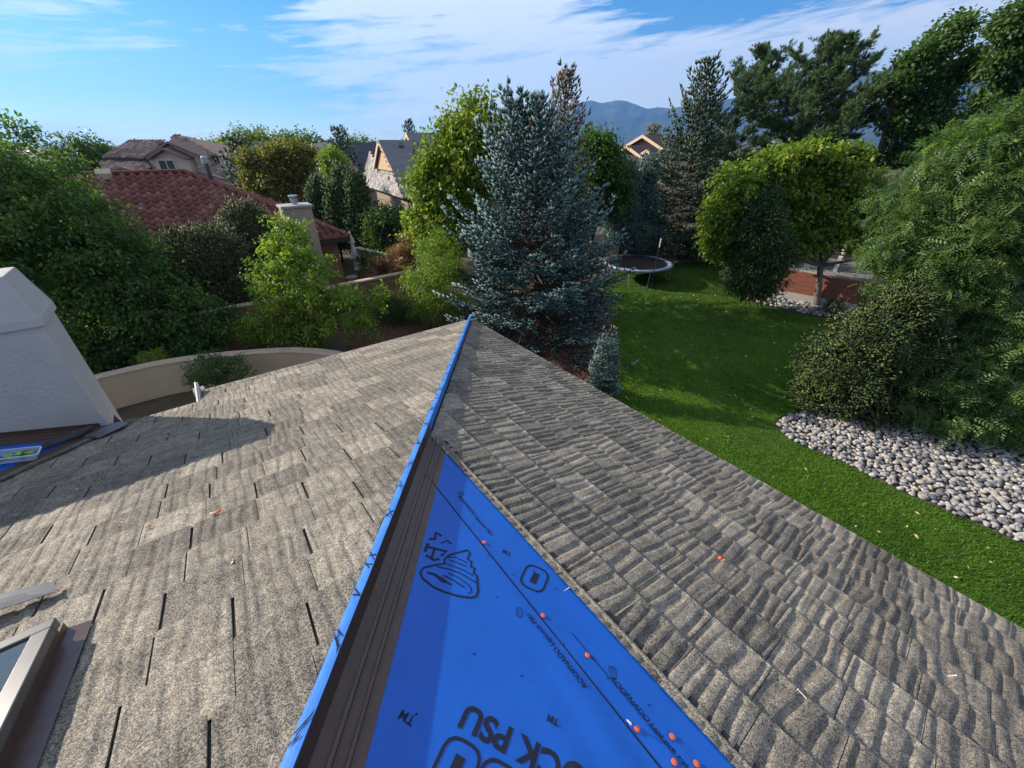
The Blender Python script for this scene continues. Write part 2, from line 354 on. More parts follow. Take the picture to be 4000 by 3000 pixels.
# mountains: ridge line read as directions, about 9 km away on the left and 6 km on the right
ridge = [(1500, 575, 9600), (1750, 545, 9600), (1900, 500, 9600), (2100, 440, 9500), (2270, 402, 9500), (2310, 393, 9500), (2350, 402, 9500), (2400, 393, 9500), (2445, 394, 9500), (2490, 410, 9400), (2530, 424, 9300), (2570, 415, 9300), (2620, 423, 9200), (2660, 415, 9000), (2760, 398, 8800), (2900, 378, 8500), (3010, 362, 8200), (3060, 338, 8000), (3085, 343, 8000), (3130, 336, 7900), (3300, 300, 7500), (3500, 265, 7000), (3800, 225, 6500), (4050, 215, 6200), (4400, 230, 6000), (5200, 300, 5600)]
ra = []
for u, v, Y in ridge:
    p = at(u, v, Y); ra.append((math.atan2(p[0], p[1]), math.hypot(p[0], p[1]), p[2]))
ra = np.array(ra); azs = np.linspace(ra[0, 0], ra[-1, 0], 420); nd = 26; V = []
for a in azs:
    D = np.interp(a, ra[:, 0], ra[:, 1]); h = np.interp(a, ra[:, 0], ra[:, 2])
    for j in range(nd):
        f = j / (nd - 4); d = D - 3200 * (1 - f) if f <= 1 else D + 2200 * (f - 1) * 4
        hh = h * (np.clip(f, 0, 1) ** 1.55) if f <= 1 else h * (1 - (f - 1) * 4)
        p = np.array([[math.sin(a) * d, math.cos(a) * d, 0]]); w = wob(p, .0042)[0] * .6 + wob(p, .011)[0] * .35
        amp = 150 * np.clip(h / 700, .1, 1.3) * (min(1, f * 1.4) * (1 - .86 * math.exp(-((f - 1) / .05) ** 2)))
        V.append((p[0, 0], p[0, 1], max(-1, hh + amp * w) if j else -1))
Fc = [(i * nd + j, (i + 1) * nd + j, (i + 1) * nd + j + 1, i * nd + j + 1) for i in range(len(azs) - 1) for j in range(nd - 1)]
tag(npmesh('mountains', np.array(V), np.array(Fc), 'mountain', smooth=False), kind='structure')

# ------------------------------------------------------------------ the roofed house
house = thing('roofed_house', H(3, 0, 0), 'house under the grey brown steel shingle roof with exposed blue underlayment', 'house')
def poly3(name, pts, mat, parent): return pymesh(name, pts, [tuple(range(len(pts)))], mat, parent)
slopeL = poly3('roof_slope', [H(-3, hip_t(-3), zL(-3)), H(SE, hip_t(SE), zL(SE)), H(SE, -.80, zL(SE)), H(7.02, -.80, zL(7.02)), H(7.02, -4, zL(7.02)), H(-3, -4, zL(-3))][::-1], 'deck', house)
slopeR = poly3('roof_slope', [H(hip_s(4.621), 4.621, ZE), H(-4, 4.621, ZE), H(-4, hip_t(-4) , zR(hip_t(-4)))], 'deck', house)
slopeV = poly3('roof_slope', [H(6.98, -1.60, zV(-1.60)), H(1.5, valley_t(1.5), zV(valley_t(1.5))), H(1.5, -7, zV(-7)), H(6.98, -7, zV(-7))], 'blue_membrane', house)
# walls, fascia, eave trim
mb = MB(); mb.prism([H(-4, -6.5, 0), H(7.3, -6.5, 0), H(7.3, 4.1, 0), H(-4, 4.1, 0)][::-1], ZZ * 2.55); mb.build('wall', 'own_wall', house)
for (a, b) in (((SE, -.80), (SE, 4.621)), ((SE, 4.621), (-4, 4.621)), ((7.02, -1.84), (7.02, -.80)), ((7.02, -.80), (SE, -.80))):
    A, B = H(*a, 0), H(*b, 0); dirv = unit(B - A)[0:3]; nrm = np.array([dirv[1], -dirv[0], 0])
    if np.dot(nrm, (A + B) / 2 - H(3, 1, 0)) < 0: nrm = -nrm
    z = zL(a[0]) if a[1] != 4.621 or b[1] != 4.621 else ZE
    mb = MB().box(A - nrm * .02 + ZZ * (z - .20), B - A, nrm * .022, ZZ * .19); mb.build('fascia', 'own_wall', house)
    mb = MB().box(A + nrm * .004 + ZZ * (z - .075), B - A, nrm * .022, ZZ * .083); mb.build('drip_edge', 'white_trim', house)
mb = MB().prism([H(-4, -1, 2.56), H(7.2, -1, 2.56), H(7.78, -1, 2.62), H(7.78, 4.58, 2.62), H(-4, 4.58, 2.62)][::-1], ZZ * .03); mb.build('soffit', 'white_trim', house)
# gutter stub at the notch of the left eave
mb = MB()
for k in range(5):
    a = math.pi * k / 4; 
prof = [(0, 0), (.0, -.10), (.05, -.11), (.10, -.09), (.115, 0), (.105, 0), (.092, -.08), (.05, -.098), (.012, -.09), (.012, 0)]
mb.prism([H(SE + .03 + x, -.90, zL(SE) + .03 + y) for x, y in prof], D2 * .16); mb.build('gutter', 'white_trim', house)

def tile_geo(O, Uv, Cv, Nv, a0, b0, w, L, th, nx, ny, clip, seed, amp=.005):
    """one pressed shake: wedge with wandering grain ridges. a runs up the slope, b across"""
    r = np.random.default_rng(seed)
    x = np.linspace(0, 1, nx); y = np.linspace(0, 1, ny); X, Y = np.meshgrid(x, y)
    bx = X * w; ay = Y * L
    p1, p2, p3, p4 = r.uniform(0, 6.28, 4); fr = r.uniform(8, 12.5)
    xw = bx + .020 * np.sin(Y * r.uniform(1.2, 3.4) + p1) * r.uniform(.2, 1.2) + .009 * np.sin(bx * 14 + Y * 2.6 + p2)
    ph = xw * 2 * math.pi * fr
    rid = np.tanh(2.6 * (np.sin(ph + p3) + .65 * np.sin(ph * .43 + p4 + .6 * Y) + .5 * np.sin(ph * 1.77 + p1)) + 1.1)
    fade = np.clip(Y / .05, 0, 1) * np.clip((1.02 - Y) / .25, .25, 1); edge = np.minimum(1, np.minimum(X, 1 - X) * w / .014)
    hh = th * (1 - .86 * Y) + .012 + amp * (rid - 1) * fade * edge - (1 - edge) * .006
    hh[0] -= .003
    A = a0 + ay; B = clip(A, b0 + bx)
    P = O + A[..., None] * Uv + B[..., None] * Cv + hh[..., None] * Nv
    Pb = O + A[..., None] * Uv + B[..., None] * Cv + 0.001 * Nv
    V = np.concatenate([P.reshape(-1, 3), P[0], Pb[0], P[:, 0], Pb[:, 0], P[:, -1], Pb[:, -1]])
    idx = np.arange(nx * ny).reshape(ny, nx); n = nx * ny
    q = [np.stack([idx[:-1, :-1], idx[:-1, 1:], idx[1:, 1:], idx[1:, :-1]], -1).reshape(-1, 4)]
    for b_, m_ in ((n, nx), (n + 2 * nx, ny), (n + 2 * nx + 2 * ny, ny)):
        e = b_ + np.arange(m_); q.append(np.stack([e[:-1], e[1:], e[1:] + m_, e[:-1] + m_], -1))
    return V, np.concatenate(q), np.full(len(V), r.beta(2.2, 2.2))
TILES = []
EXP = .345
def lay_tiles(slope, O, Uv, Cv, Nv, rows, brange, clip, seed, th, amp, slots, keep=None):
    r = np.random.default_rng(seed)
    for k in range(*rows):
        a0 = k * EXP - .025; b, bmax = brange(a0); stp = (.33 * k) % .76; b = math.floor((b - stp) / .76) * .76 + stp; odd = 0
        while b < bmax:
            w = (.40 + r.normal() * .012) if odd == 0 else .76 - w_prev; w_prev = w; deep = slots and odd == 1; odd = 1 - odd
            gap = r.choice([.014, .017, .005], p=[.55, .3, .15]) if deep else (.009 if slots and r.random() < .2 else .004)
            L = EXP + .03
            mid = (a0 + EXP / 2, b + w / 2)
            e0, e1 = clip(np.array([a0 + .1, a0 + .1]), np.array([b, b + w]))
            e2, e3 = clip(np.array([a0 + EXP, a0 + EXP]), np.array([b, b + w]))
            if max(e1 - e0, e3 - e2) > .03 and (keep is None or keep(*mid)):
                cen = O + mid[0] * Uv + mid[1] * Cv; dv = cen - CAM; dep = float(dv @ FW)
                if dep > -1.5:
                    TILES.append((slope, float(np.linalg.norm(dv)) if dep > .2 else 30., (O, Uv, Cv, Nv, a0, b, w - gap, L, r.uniform(*th), clip, r.integers(1 << 30), amp)))
            b += w
nLv = unit(D1 * M1 + ZZ); nRv = unit(D2 * M2 + ZZ)
def clipL(A, B):
    s = SE + .03 - A
    B = np.minimum(B, hip_t(s) - .050); B = np.maximum(B, valley_t(s) + .02); B = np.where(s > 7.05, np.maximum(B, -.80), B); return B
def clipR(A, B):
    t = TE + .05 - A; return np.minimum(B, hip_s(t) - .075)
lay_tiles(slopeL, H(SE + .03, 0, zL(SE + .03)), -(D1 - ZZ * M1), D2, nLv, (0, 25), lambda a: (max(-3.6, valley_t(SE - a)), hip_t(SE - a) + .1), clipL, 3, (.008, .010), .0046, True)
lay_tiles(slopeR, H(0, TE + .05, zR(TE + .05)), -(D2 - ZZ * M2), D1, nRv, (0, 10), lambda a: (-3.6, hip_s(TE - a) + .1), clipR, 4, (.024, .029), .0078, False)
TILES.sort(key=lambda q: q[1]); stuff = {}
for i, (slope, dist, (O, Uv, Cv, Nv, a0, b0, w, L, th, clip, sd, amp)) in enumerate(TILES):
    nx = 8 + int(w / .0095); V, Fc, rv = tile_geo(O, Uv, Cv, Nv, a0, b0, w, L, th, nx, 9, clip, sd, amp)
    if i < 300: npmesh('tile', V, Fc, 'roof_granules', slope, True, rv)
    else: stuff.setdefault(slope.name, (slope, Acc()))[1].add(V, Fc, rv)
for slope, ac in stuff.values(): npmesh('tile_field', *ac.get()[:2], 'roof_granules', slope, True, ac.get()[2])['kind'] = 'stuff'

# hip board wrapped in blue membrane
hA, hB = np.array([-1.2, hip_t(-1.2)]), np.array([SE + .02, hip_t(SE + .02)])
hd = unit(H(*hB, zL(hB[0])) - H(*hA, zL(hA[0]))); hside = unit(np.cross(hd, ZZ)); hup = np.cross(hside, hd)
def hip(sig): return H(*hA, zL(hA[0])) + hd * sig
HLEN = float(np.linalg.norm(H(*hB, zL(hB[0])) - H(*hA, zL(hA[0]))))
n = 150; V = []; prof = [(-.028, .0), (-.027, .094), (-.023, .104), (-.008, .1055), (.008, .1055), (.023, .104), (.027, .094), (.028, .0)]
for i in range(n):
    c = hip(HLEN * i / (n - 1))
    for j, (x, z) in enumerate(prof):
        w = wob(np.array([c * 1.0 + [j * .02, 0, 0]]), 9)[0] * .004 * (z > .02); V.append(c + hside * (x + w) + hup * (z + w * .8))
m = len(prof); Fc = [(i * m + j, (i + 1) * m + j, (i + 1) * m + j + 1, i * m + j + 1) for i in range(n - 1) for j in range(m - 1)] + [tuple((n - 1) * m + j for j in range(m))]
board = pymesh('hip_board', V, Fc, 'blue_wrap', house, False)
# dark print marks that wrap over the board
r = random.Random(3); sg = 1.75
while sg < HLEN - .3:
    for q in range(r.randint(2, 4)):
        a, b = sg + r.uniform(-.05, .06), sg + r.uniform(-.08, .10); x0, x1 = -.020, .020; wv = r.uniform(.007, .013)
        if r.random() < .4: x1 = r.uniform(-.005, .01)
        pts = [hip(a) + hside * x0, hip(a + wv) + hside * x0, hip(b + wv) + hside * x1, hip(b) + hside * x1]
        pymesh('print_mark', [p + hup * (.1098 if abs(x) < .018 else .1085) for p, x in zip(pts, (x0, x0, x1, x1))], [(0, 1, 2, 3)], 'black_print', board)
    sg += r.uniform(.22, .40)
# torn dark strip between the left tiles and the board
n = 160; V = []
for i in range(n):
    c = hip(HLEN * i / (n - 1)); j = r.uniform(-.012, .012); V += [c - hside * .027 + hup * .035, c - hside * (.050 + j) + hup * (.030 + j)]
pymesh('torn_felt', V, [(2 * i, 2 * i + 1, 2 * i + 3, 2 * i + 2) for i in range(n - 1)], 'deck', house)
# brown metal channel along the hip, above the blue sheet
perp = unit(np.cross(hd, nRv)); perp = perp if perp @ D2 > 0 else -perp
prof = [(.029, .078), (.031, .006), (.088, .006), (.092, .028), (.108, .028), (.112, .006), (.154, .006), (.158, .026), (.172, .026), (.176, .006), (.226, .006), (.228, .001)]
V = []; 
for (w, z) in prof:
    q = hip(0) + perp * w; sig_end = (1.235 - q @ D2) / (hd @ D2)
    V += [q + nRv * z, q + hd * sig_end + nRv * z]
for j_, z_ in ((0, .107), (1, .0)):
    for e_ in (0, 1): V[2 * j_ + e_] = hip(0 if e_ == 0 else (V[2 * j_ + 1] - hip(0)) @ hd) + hside * (.0295 + .002 * j_) + hup * z_
for (w, z) in prof[::-1][:0]: pass
pymesh('hip_channel', V, [(2 * i, 2 * i + 1, 2 * i + 3, 2 * i + 2) for i in range(len(prof) - 1)], 'brown_metal', house)
# blue membrane sheet on the bared strip
ss = np.linspace(-3.0, 3.0, 90); tt = np.linspace(-2.6, 1.30, 64); S_, T_ = np.meshgrid(ss, tt); T2_ = np.maximum(T_, hip_t(S_) + .03)
P = H(0, 0, 0) + S_[..., None] * D1 + T2_[..., None] * D2
wr = wob(np.stack([S_ * .5, T_ * 1.4, S_ * 0], -1).reshape(-1, 3), 2.2).reshape(S_.shape)
fold = np.exp(-((T_ - .72 - .10 * np.sin(S_ * 2)) / .05) ** 2) * np.clip(1.3 - S_, 0, 1) * .016 + np.exp(-((T_ - .52 - .16 * S_) / .04) ** 2) * np.clip(1 - S_, 0, 1) * .015 + np.exp(-((T_ - .98 + .05 * S_) / .025) ** 2) * np.clip(1.1 - S_, 0, 1) * .010
zz = zR(T2_) + .004 + .0025 * wr + fold + .006 * (T_ > .9) * 0
P[..., 2] = zz
idx = np.arange(S_.size).reshape(S_.shape); q = np.stack([idx[:-1, :-1], idx[1:, :-1], idx[1:, 1:], idx[:-1, 1:]], -1).reshape(-1, 4)
memb = npmesh('underlayment', P.reshape(-1, 3), q, 'blue_membrane', house, True)
def sheet_h(s, t):
    f = math.exp(-((t - .72 - .10 * math.sin(s * 2)) / .05) ** 2) * min(1, max(0, 1.3 - s)) * .016 + math.exp(-((t - .52 - .16 * s) / .04) ** 2) * min(1, max(0, 1 - s)) * .015 + math.exp(-((t - .98 + .05 * s) / .025) ** 2) * min(1, max(0, 1.1 - s)) * .010
    return .004 + .0025 * float(wob(np.array([[s * .5, t * 1.4, 0]]), 2.2)[0]) + f
def onR(s, t, h=.009): return H(s, t, zR(t)) + nRv * h
def onS(s, t, h=.0018): return onR(s, t, sheet_h(s, t) + h)
def strip(p, q, w, name='printed_line', h=.0105, mat='black_print', parent=None):
    n = 14; V = []
    for i in range(n):
        s, t = p[0] + (q[0] - p[0]) * i / (n - 1), p[1] + (q[1] - p[1]) * i / (n - 1); d = unit(np.array([q[1] - p[1], -(q[0] - p[0])])) * w / 2
        f = float(np.exp(-((t - .72) / .05) ** 2)) * 0
        hh = sheet_h(s, t) + .002 if parent is None else h
        V += [onR(s + d[0], t + d[1], hh), onR(s - d[0], t - d[1], hh)]
    return pymesh(name, V, [(2 * i, 2 * i + 1, 2 * i + 3, 2 * i + 2) for i in range(n - 1)], mat, parent or memb)
strip((2.35, .887), (-1.5, .887), .009); strip((.75, .985), (-1.5, .975), .004); strip((.62, .06), (.2, -.12), .012)
def lettering(txt, s, t, size, th, bold=0., name='printed_text', shear=0.):
    """letters laid on the sheet; th = turn from +s towards -t"""
    cu = bpy.data.curves.new(name, 'FONT'); cu.body = txt; cu.size = size; cu.offset = bold; cu.fill_mode = 'FRONT'; cu.shear = shear
    tmp = bpy.data.objects.new(name, cu); COL.objects.link(tmp); bpy.context.view_layer.update()
    dg = bpy.context.evaluated_depsgraph_get(); me = bpy.data.meshes.new_from_object(tmp.evaluated_get(dg)); bpy.data.objects.remove(tmp)
    ex = (math.cos(th), -math.sin(th)); ey = (-math.sin(th), -math.cos(th))
    for v in me.vertices:
        x, y = v.co.x, v.co.y; v.co = Vector(onS(s + ex[0] * x + ey[0] * y, t + ex[1] * x + ey[1] * y) )
    me.materials.clear(); return link(name, me, 'black_print', memb)
UPR = math.pi
lettering('ROOFNADO LapLock PSU', .50, .845, .040, 0, .0006, shear=.2)
lettering('ROOFNADO LapLock PSU', .47, .985, .040, UPR, .0006, shear=.2)
lettering('ROOFNADO LapLock PSU', 2.02, .985, .040, UPR, .0006, shear=.2)
TH = math.atan2(.53, .85)
lettering('LAPLOCK PSU', .02, .755, .135, TH, .004)
def outline(pts, w, closed=True, name='printed_outline'):
    n = len(pts)
    for i in range(n if closed else n - 1):
        pass
    V = []; Fc = []; P2 = [np.array(p) for p in pts]
    for i in range(n):
        a, b = P2[(i - 1) % n] if closed or i else P2[i], P2[(i + 1) % n] if closed or i < n - 1 else P2[i]
        d = unit(b - a); nn_ = np.array([-d[1], d[0]]) * w / 2; V += [onS(*(P2[i] + nn_)), onS(*(P2[i] - nn_))]
    for i in range(n if closed else n - 1): j = (i + 1) % n; Fc.append((2 * i, 2 * i + 1, 2 * j + 1, 2 * j))
    return pymesh(name, V, Fc, 'black_print', memb)
def frame2(s, t, th): 
    ex = np.array((math.cos(th), -math.sin(th))); ey = np.array((-math.sin(th), -math.cos(th))); o = np.array((s, t)); return lambda x, y: o + ex * x + ey * y
def rrect(fr, x0, y0, x1, y1, c):
    pts = []
    for cx, cy, a0 in ((x1 - c, y1 - c, 0), (x0 + c, y1 - c, 90), (x0 + c, y0 + c, 180), (x1 - c, y0 + c, 270)):
        for q in range(4): a = R(a0 + 30 * q); pts.append(fr(cx + c * math.cos(a), cy + c * math.sin(a)))
    return pts
def big_o(fr, x):
    outline(rrect(fr, x, 0, x + .15, .19, .05), .013)
    V = [onS(*fr(x + a, b)) for a, b in ((.055, .05), (.095, .05), (.095, .14), (.055, .14))]; pymesh('printed_letter', V, [(0, 1, 2, 3)], 'black_print', memb)
fr = frame2(.30, .43, TH)
for q in range(3): big_o(fr, .30 - .165 * q)
lettering('TM', .80, .10, .05, TH, .001); lettering('TM', .47, .62, .04, TH, .001)
fr = frame2(1.11, 1.17, TH); big_o(fr, .02); lettering('TM', 1.37, 1.03, .045, TH, .001)
# funnel emblem
def emblem(s, t, k, th):
    f0 = frame2(s, t, th); fr = lambda x, y: f0(x * k, y * k)
    outline([fr(*p) for p in ((-.02, .13), (.05, .16), (.16, .10), (.23, .01), (.22, -.06), (.16, -.11), (.13, -.10), (.12, -.07), (.09, -.085), (.08, -.05), (.04, -.06), (.035, -.03), (-.005, -.02), (-.05, .02), (-.06, .07))], .016 * k)
    outline([fr(*p) for p in ((-.04, .085), (.03, .10), (.12, .05), (.18, -.03))], .008 * k, False); outline([fr(*p) for p in ((-.03, .05), (.03, .06), (.10, .01), (.15, -.06))], .008 * k, False)
    outline([fr(*p) for p in ((-.01, .115), (.06, .125), (.15, .07), (.20, -.01))], .007 * k, False); outline([fr(*p) for p in ((-.02, .02), (.03, .02), (.08, -.03))], .008 * k, False)
def Rst(u, v):
    d = ray(u, v); n = D2 * M2 + ZZ; c = ZE + M2 * 4.621 - CZ; P = d * (c / float(n @ d)); return np.array((P @ D1, P @ D2))
def Zr(pts): return [Rst(1600 + x / 2.212, 1750 + y / 2.212) for x, y in pts]
outline(Zr([(92, 1080), (110, 1130), (200, 1205), (300, 1250), (420, 1285), (520, 1300), (570, 1290), (590, 1250), (580, 1110), (548, 1085), (562, 1045), (528, 1035), (532, 985), (498, 965), (520, 915), (498, 888), (430, 905), (345, 930), (300, 965), (300, 1005), (210, 1018), (120, 1040)]), .013)
for ln_, w_ in (([(330, 970), (380, 985), (440, 1010), (490, 1025)], .006), ([(330, 950), (400, 950), (450, 975), (500, 1000)], .006), ([(230, 1030), (330, 1050), (440, 1090), (540, 1150), (575, 1170)], .008), ([(300, 1000), (370, 1025), (460, 1060), (550, 1110)], .006), ([(150, 1080), (220, 1100), (270, 1150), (310, 1170)], .014), ([(200, 1095), (280, 1130), (340, 1180), (360, 1185)], .010), ([(290, 1105), (380, 1150), (470, 1210)], .008), ([(330, 1085), (430, 1130), (520, 1200), (535, 1250), (500, 1262)], .006)): outline(Zr(ln_), w_, False)
outline(Zr([(165, 790), (215, 795), (225, 735), (275, 765)]), .020, False); outline(Zr([(160, 830), (130, 900)]), .02, False); outline(Zr([(160, 860), (320, 900), (270, 935)]), .018, False); outline(Zr([(140, 930), (210, 975), (255, 960)]), .018, False); outline(Zr([(215, 880), (190, 950)]), .016, False); outline(Zr([(270, 830), (320, 805), (360, 835)]), .010, False)
emblem(.97, .80, .20, 0.); emblem(.50, 1.02, .20, math.pi); emblem(2.06, 1.02, .20, math.pi)
r = random.Random(9)
for i in range(26):
    s, t = r.uniform(-.2, 2.2), r.uniform(.0, 1.2)
    if t > hip_t(s) + .25: pymesh('printed_dot', [onS(s + a, t + b) for a, b in ((0, .007), (.006, 0), (0, -.007), (-.006, 0))], [(0, 1, 2, 3)], 'black_print', memb)
# cap nails
def cap_nail(p, nrm, rad=.0145):
    nrm = unit(np.asarray(nrm)); x = unit(np.cross(nrm, [1, 0, .3])); y = np.cross(nrm, x); k = 14; V = []
    for rr_, hh in ((rad, 0), (rad, .003), (rad * .55, .005)): V += [p + nrm * hh + rr_ * (math.cos(6.2832 * j / k) * x + math.sin(6.2832 * j / k) * y) for j in range(k)]
    Fc = [(i * k + j, i * k + (j + 1) % k, (i + 1) * k + (j + 1) % k, (i + 1) * k + j) for i in range(2) for j in range(k)] + [tuple(2 * k + j for j in range(k))]
    o = pymesh('cap_nail', V, Fc, 'orange_plastic', house)
    V = [p + nrm * .0056 + .004 * (math.cos(6.2832 * j / 8) * x + math.sin(6.2832 * j / 8) * y) for j in range(8)]; pymesh('nail_head', V, [tuple(range(8))], 'steel', o)
for s, t in ((1.521, .905), (.906, .903), (.25, .915), (.137, 1.04), (.078, .956), (.016, 1.044), (.612, .965)): cap_nail(onR(s, t, .012), nRv)
cap_nail(hip(2.05) + perp * .050 + nRv * .040, perp, .016); cap_nail(hip(3.35) + perp * .048 + nRv * .040, perp, .014)
def nail(p, d, L=.05, parent=house, nm='roofing_nail'):
    d = unit(np.asarray(d, float)); MB().tube([p, p + d * L], .0028, 6).tube([p + d * L, p + d * (L + .002)], .006, 8).build(nm, 'white_chip', parent)
nail(onR(.30, .905, .010), -D1 * .3 - D2 * .2 + ZZ * .55); nail(onR(.98, 1.21, .012), -D2 * .8 + ZZ * .12, .06)
nail(onR(-.2, 1.9, .035), D1 * .8 + ZZ * .2, .05); nail(onR(-.75, 3.1, .035), -D1 * .4 + D2 * .5 + ZZ * .2, .05)
# rolled granular edge and copper-coloured hem where the tiles stop
n = 260; V = []
for i in range(n):
    s = -3 + i * (5.86 / (n - 1))
    for a in np.linspace(-.3, math.pi + .2, 6):
        rr_ = .015 * (1 + .10 * math.sin(i * 2.4)); V.append(onR(s, 1.252 - .015 * math.cos(a), .012 + rr_ * math.sin(a)))
npmesh('rolled_edge', np.array(V), np.array([(i * 6 + j, (i + 1) * 6 + j, (i + 1) * 6 + j + 1, i * 6 + j + 1) for i in range(n - 1) for j in range(5)]), 'roof_granules', house, True, np.full(len(V), .55))
strip((2.87, 1.228), (-3, 1.228), .012, 'metal_hem', .0075, 'copper_edge', house)
# blocking under the last course so the tile heads are closed
MB().box(onR(-3, 1.252, .001), D1 * 5.88, (D2 - ZZ * M2) * .05, nRv * .016).build('batten', 'deck', house)
# ---- stucco chimney with hipped stucco cap
c0, c1, t0, t1 = 6.967, 7.665, -1.84, -4.3
MB().prism([H(c0, t0, 2.2), H(c1, t0, 2.2), H(c1, t1, 2.2), H(c0, t1, 2.2)], ZZ * 2.45)
chim = MB().prism([H(c0, t0, 0.5), H(c1, t0, 0.5), H(c1, t1, 0.5), H(c0, t1, 0.5)], ZZ * 4.13).build('chimney', 'white_stucco', house); bevel(chim, .012)
o_ = .035; zc = 4.63; zt = 5.22
ring = lambda i, z, it=None: [H(c0 + i, t0 - (i if it is None else it), z), H(c1 - i, t0 - (i if it is None else it), z), H(c1 - i, t1 + i, z), H(c0 + i, t1 + i, z)]
V = ring(-o_, zc) + ring(-o_, zc + .10) + ring(.075, zt); Fc = [(3, 2, 1, 0)]
for k in (0, 4): Fc += [(k + j, k + (j + 1) % 4, k + 4 + (j + 1) % 4, k + 4 + j) for j in range(4)]
Fc += [(8, 9, 10, 11)]
cap = pymesh('chimney_cap', V, Fc, 'white_stucco', house); bevel(cap, .010)
# flashing pan ribs along the chimney foot, metal valley and dark cut strips
def onV(s, t, h=.006): return H(s, t, zV(t) + h)
V = []
prof = [(0, .05), (.0, .004), (.10, .004), (.105, .02), (.125, .02), (.13, .004), (.19, .004), (.195, .02), (.215, .02), (.22, .004), (.27, .004)]
for a, z in prof: V += [onV(c0 - .012 - a, -1.9, z), onV(c0 - .012 - a, -5, z)]
pymesh('chimney_flashing', V, [(2 * i, 2 * i + 1, 2 * i + 3, 2 * i + 2) for i in range(len(prof) - 1)], 'brown_metal', house)
V = []
for q in np.linspace(0, 1, 30):
    s = 7.0 - 4.6 * q; t = valley_t(s); V += [H(s, t - .26, zV(t - .26) + .006), H(s, t - .03, zV(t) + .010), H(s, t + .05, zL(s) + .012)]
pymesh('valley_metal', V, [(3 * i + j, 3 * i + j + 1, 3 * i + 4 + j, 3 * i + 3 + j) for i in range(29) for j in range(2)], 'brown_metal', house)
V = []
for q in np.linspace(0, 1, 40):
    s = 6.96 - 4.5 * q; t = valley_t(s) - .03 + .008 * math.sin(q * 60); V += [H(s, t, zV(t) + .02), H(s, t - .01, zV(t) + .062), H(s, t + .09, zL(s) + .060), H(s, t + .095, zL(s) + .03)]
npmesh('valley_closure', np.array(V), np.array([(4 * i + j, 4 * i + j + 1, 4 * i + 5 + j, 4 * i + 4 + j) for i in range(39) for j in range(3)]), 'roof_granules', house, True, np.full(len(V), .12))
def slab(name, pts, th, mat, parent=None): 
    pts = [np.asarray(p, float) for p in pts]; nn_ = unit(np.cross(pts[1] - pts[0], pts[2] - pts[0])); nn_ = nn_ if nn_[2] > 0 else -nn_
    return MB().prism(pts, nn_ * th).build(name, mat, parent)
o = MB(); 
for i in range(5):
    x = i * .045; o.box(onV(6.40 + x * .9, -2.40 + x * .45, .035 + .004 * i), D1 * .30 + D2 * .38 - ZZ * .10, (D1 * .03 - D2 * .012), ZZ * .012)
tag(o.build('flashing_offcut', 'dark_metal'), 'ribbed dark metal flashing offcut lying at the foot of the white chimney', 'flashing')
tag(slab('shingle_offcut', [H(6.55, -1.98, zV(-1.98) + .09), H(6.86, -1.70, zV(-1.70) + .085), H(6.74, -1.58, zV(-1.58) + .10), H(6.44, -1.84, zV(-1.84) + .10)], .012, 'dark_metal'), 'dark cut shingle sheet resting over the valley beside the chimney', 'shingle')
tag(slab('flashing_scrap', [H(6.90, -1.78, 3.11), H(7.02, -1.70, 3.09), H(6.98, -1.72, 3.26)], .006, 'brown_metal'), 'small upright triangle of brown flashing at the chimney corner', 'flashing')
# ---- skylight
sk = (2.39, -1.258); A = lambda s, t, h: H(s, t, zL(s)) + nLv * h
MB().prism([A(2.29, -1.225, 0), A(1.15, -1.225, 0), A(1.15, -1.85, 0), A(2.29, -1.85, 0)], nLv * .125).build('skylight_curb', 'brown_metal', house)
sky_fr = MB()
for a in ((2.305, 2.235, -1.21, -1.88), (1.21, 1.14, -1.21, -1.88), (2.235, 1.21, -1.21, -1.285), (2.235, 1.21, -1.80, -1.88)):
    sky_fr.prism([A(a[0], a[2], .118), A(a[1], a[2], .118), A(a[1], a[3], .118), A(a[0], a[3], .118)], nLv * .052)
sf = bevel(sky_fr.build('skylight_frame', 'bronze', house), .006)
MB().prism([A(2.235, -1.285, .145), A(1.21, -1.285, .145), A(1.21, -1.80, .145), A(2.235, -1.80, .145)], nLv * .012).build('glazing', 'skylight_glass', sf)
pymesh('skylight_flashing', [A(2.36, -1.13, .030), A(1.1, -1.13, .034), A(1.1, -1.222, .05), A(2.36, -1.222, .05), A(2.36, -1.225, .09), A(1.1, -1.225, .09)], [(0, 1, 2, 3), (3, 2, 5, 4)], 'brown_metal', house)
tag(slab('bent_flashing', [H(2.81, -1.37, zL(2.81) + .055), H(2.93, -1.40, zL(2.93) + .075), H(3.02, -1.80, zL(3.02) + .13), H(2.84, -1.80, zL(2.84) + .12)], .004, 'dark_metal'), 'thin bent metal sheet sticking up from shingles beside the skylight', 'flashing')
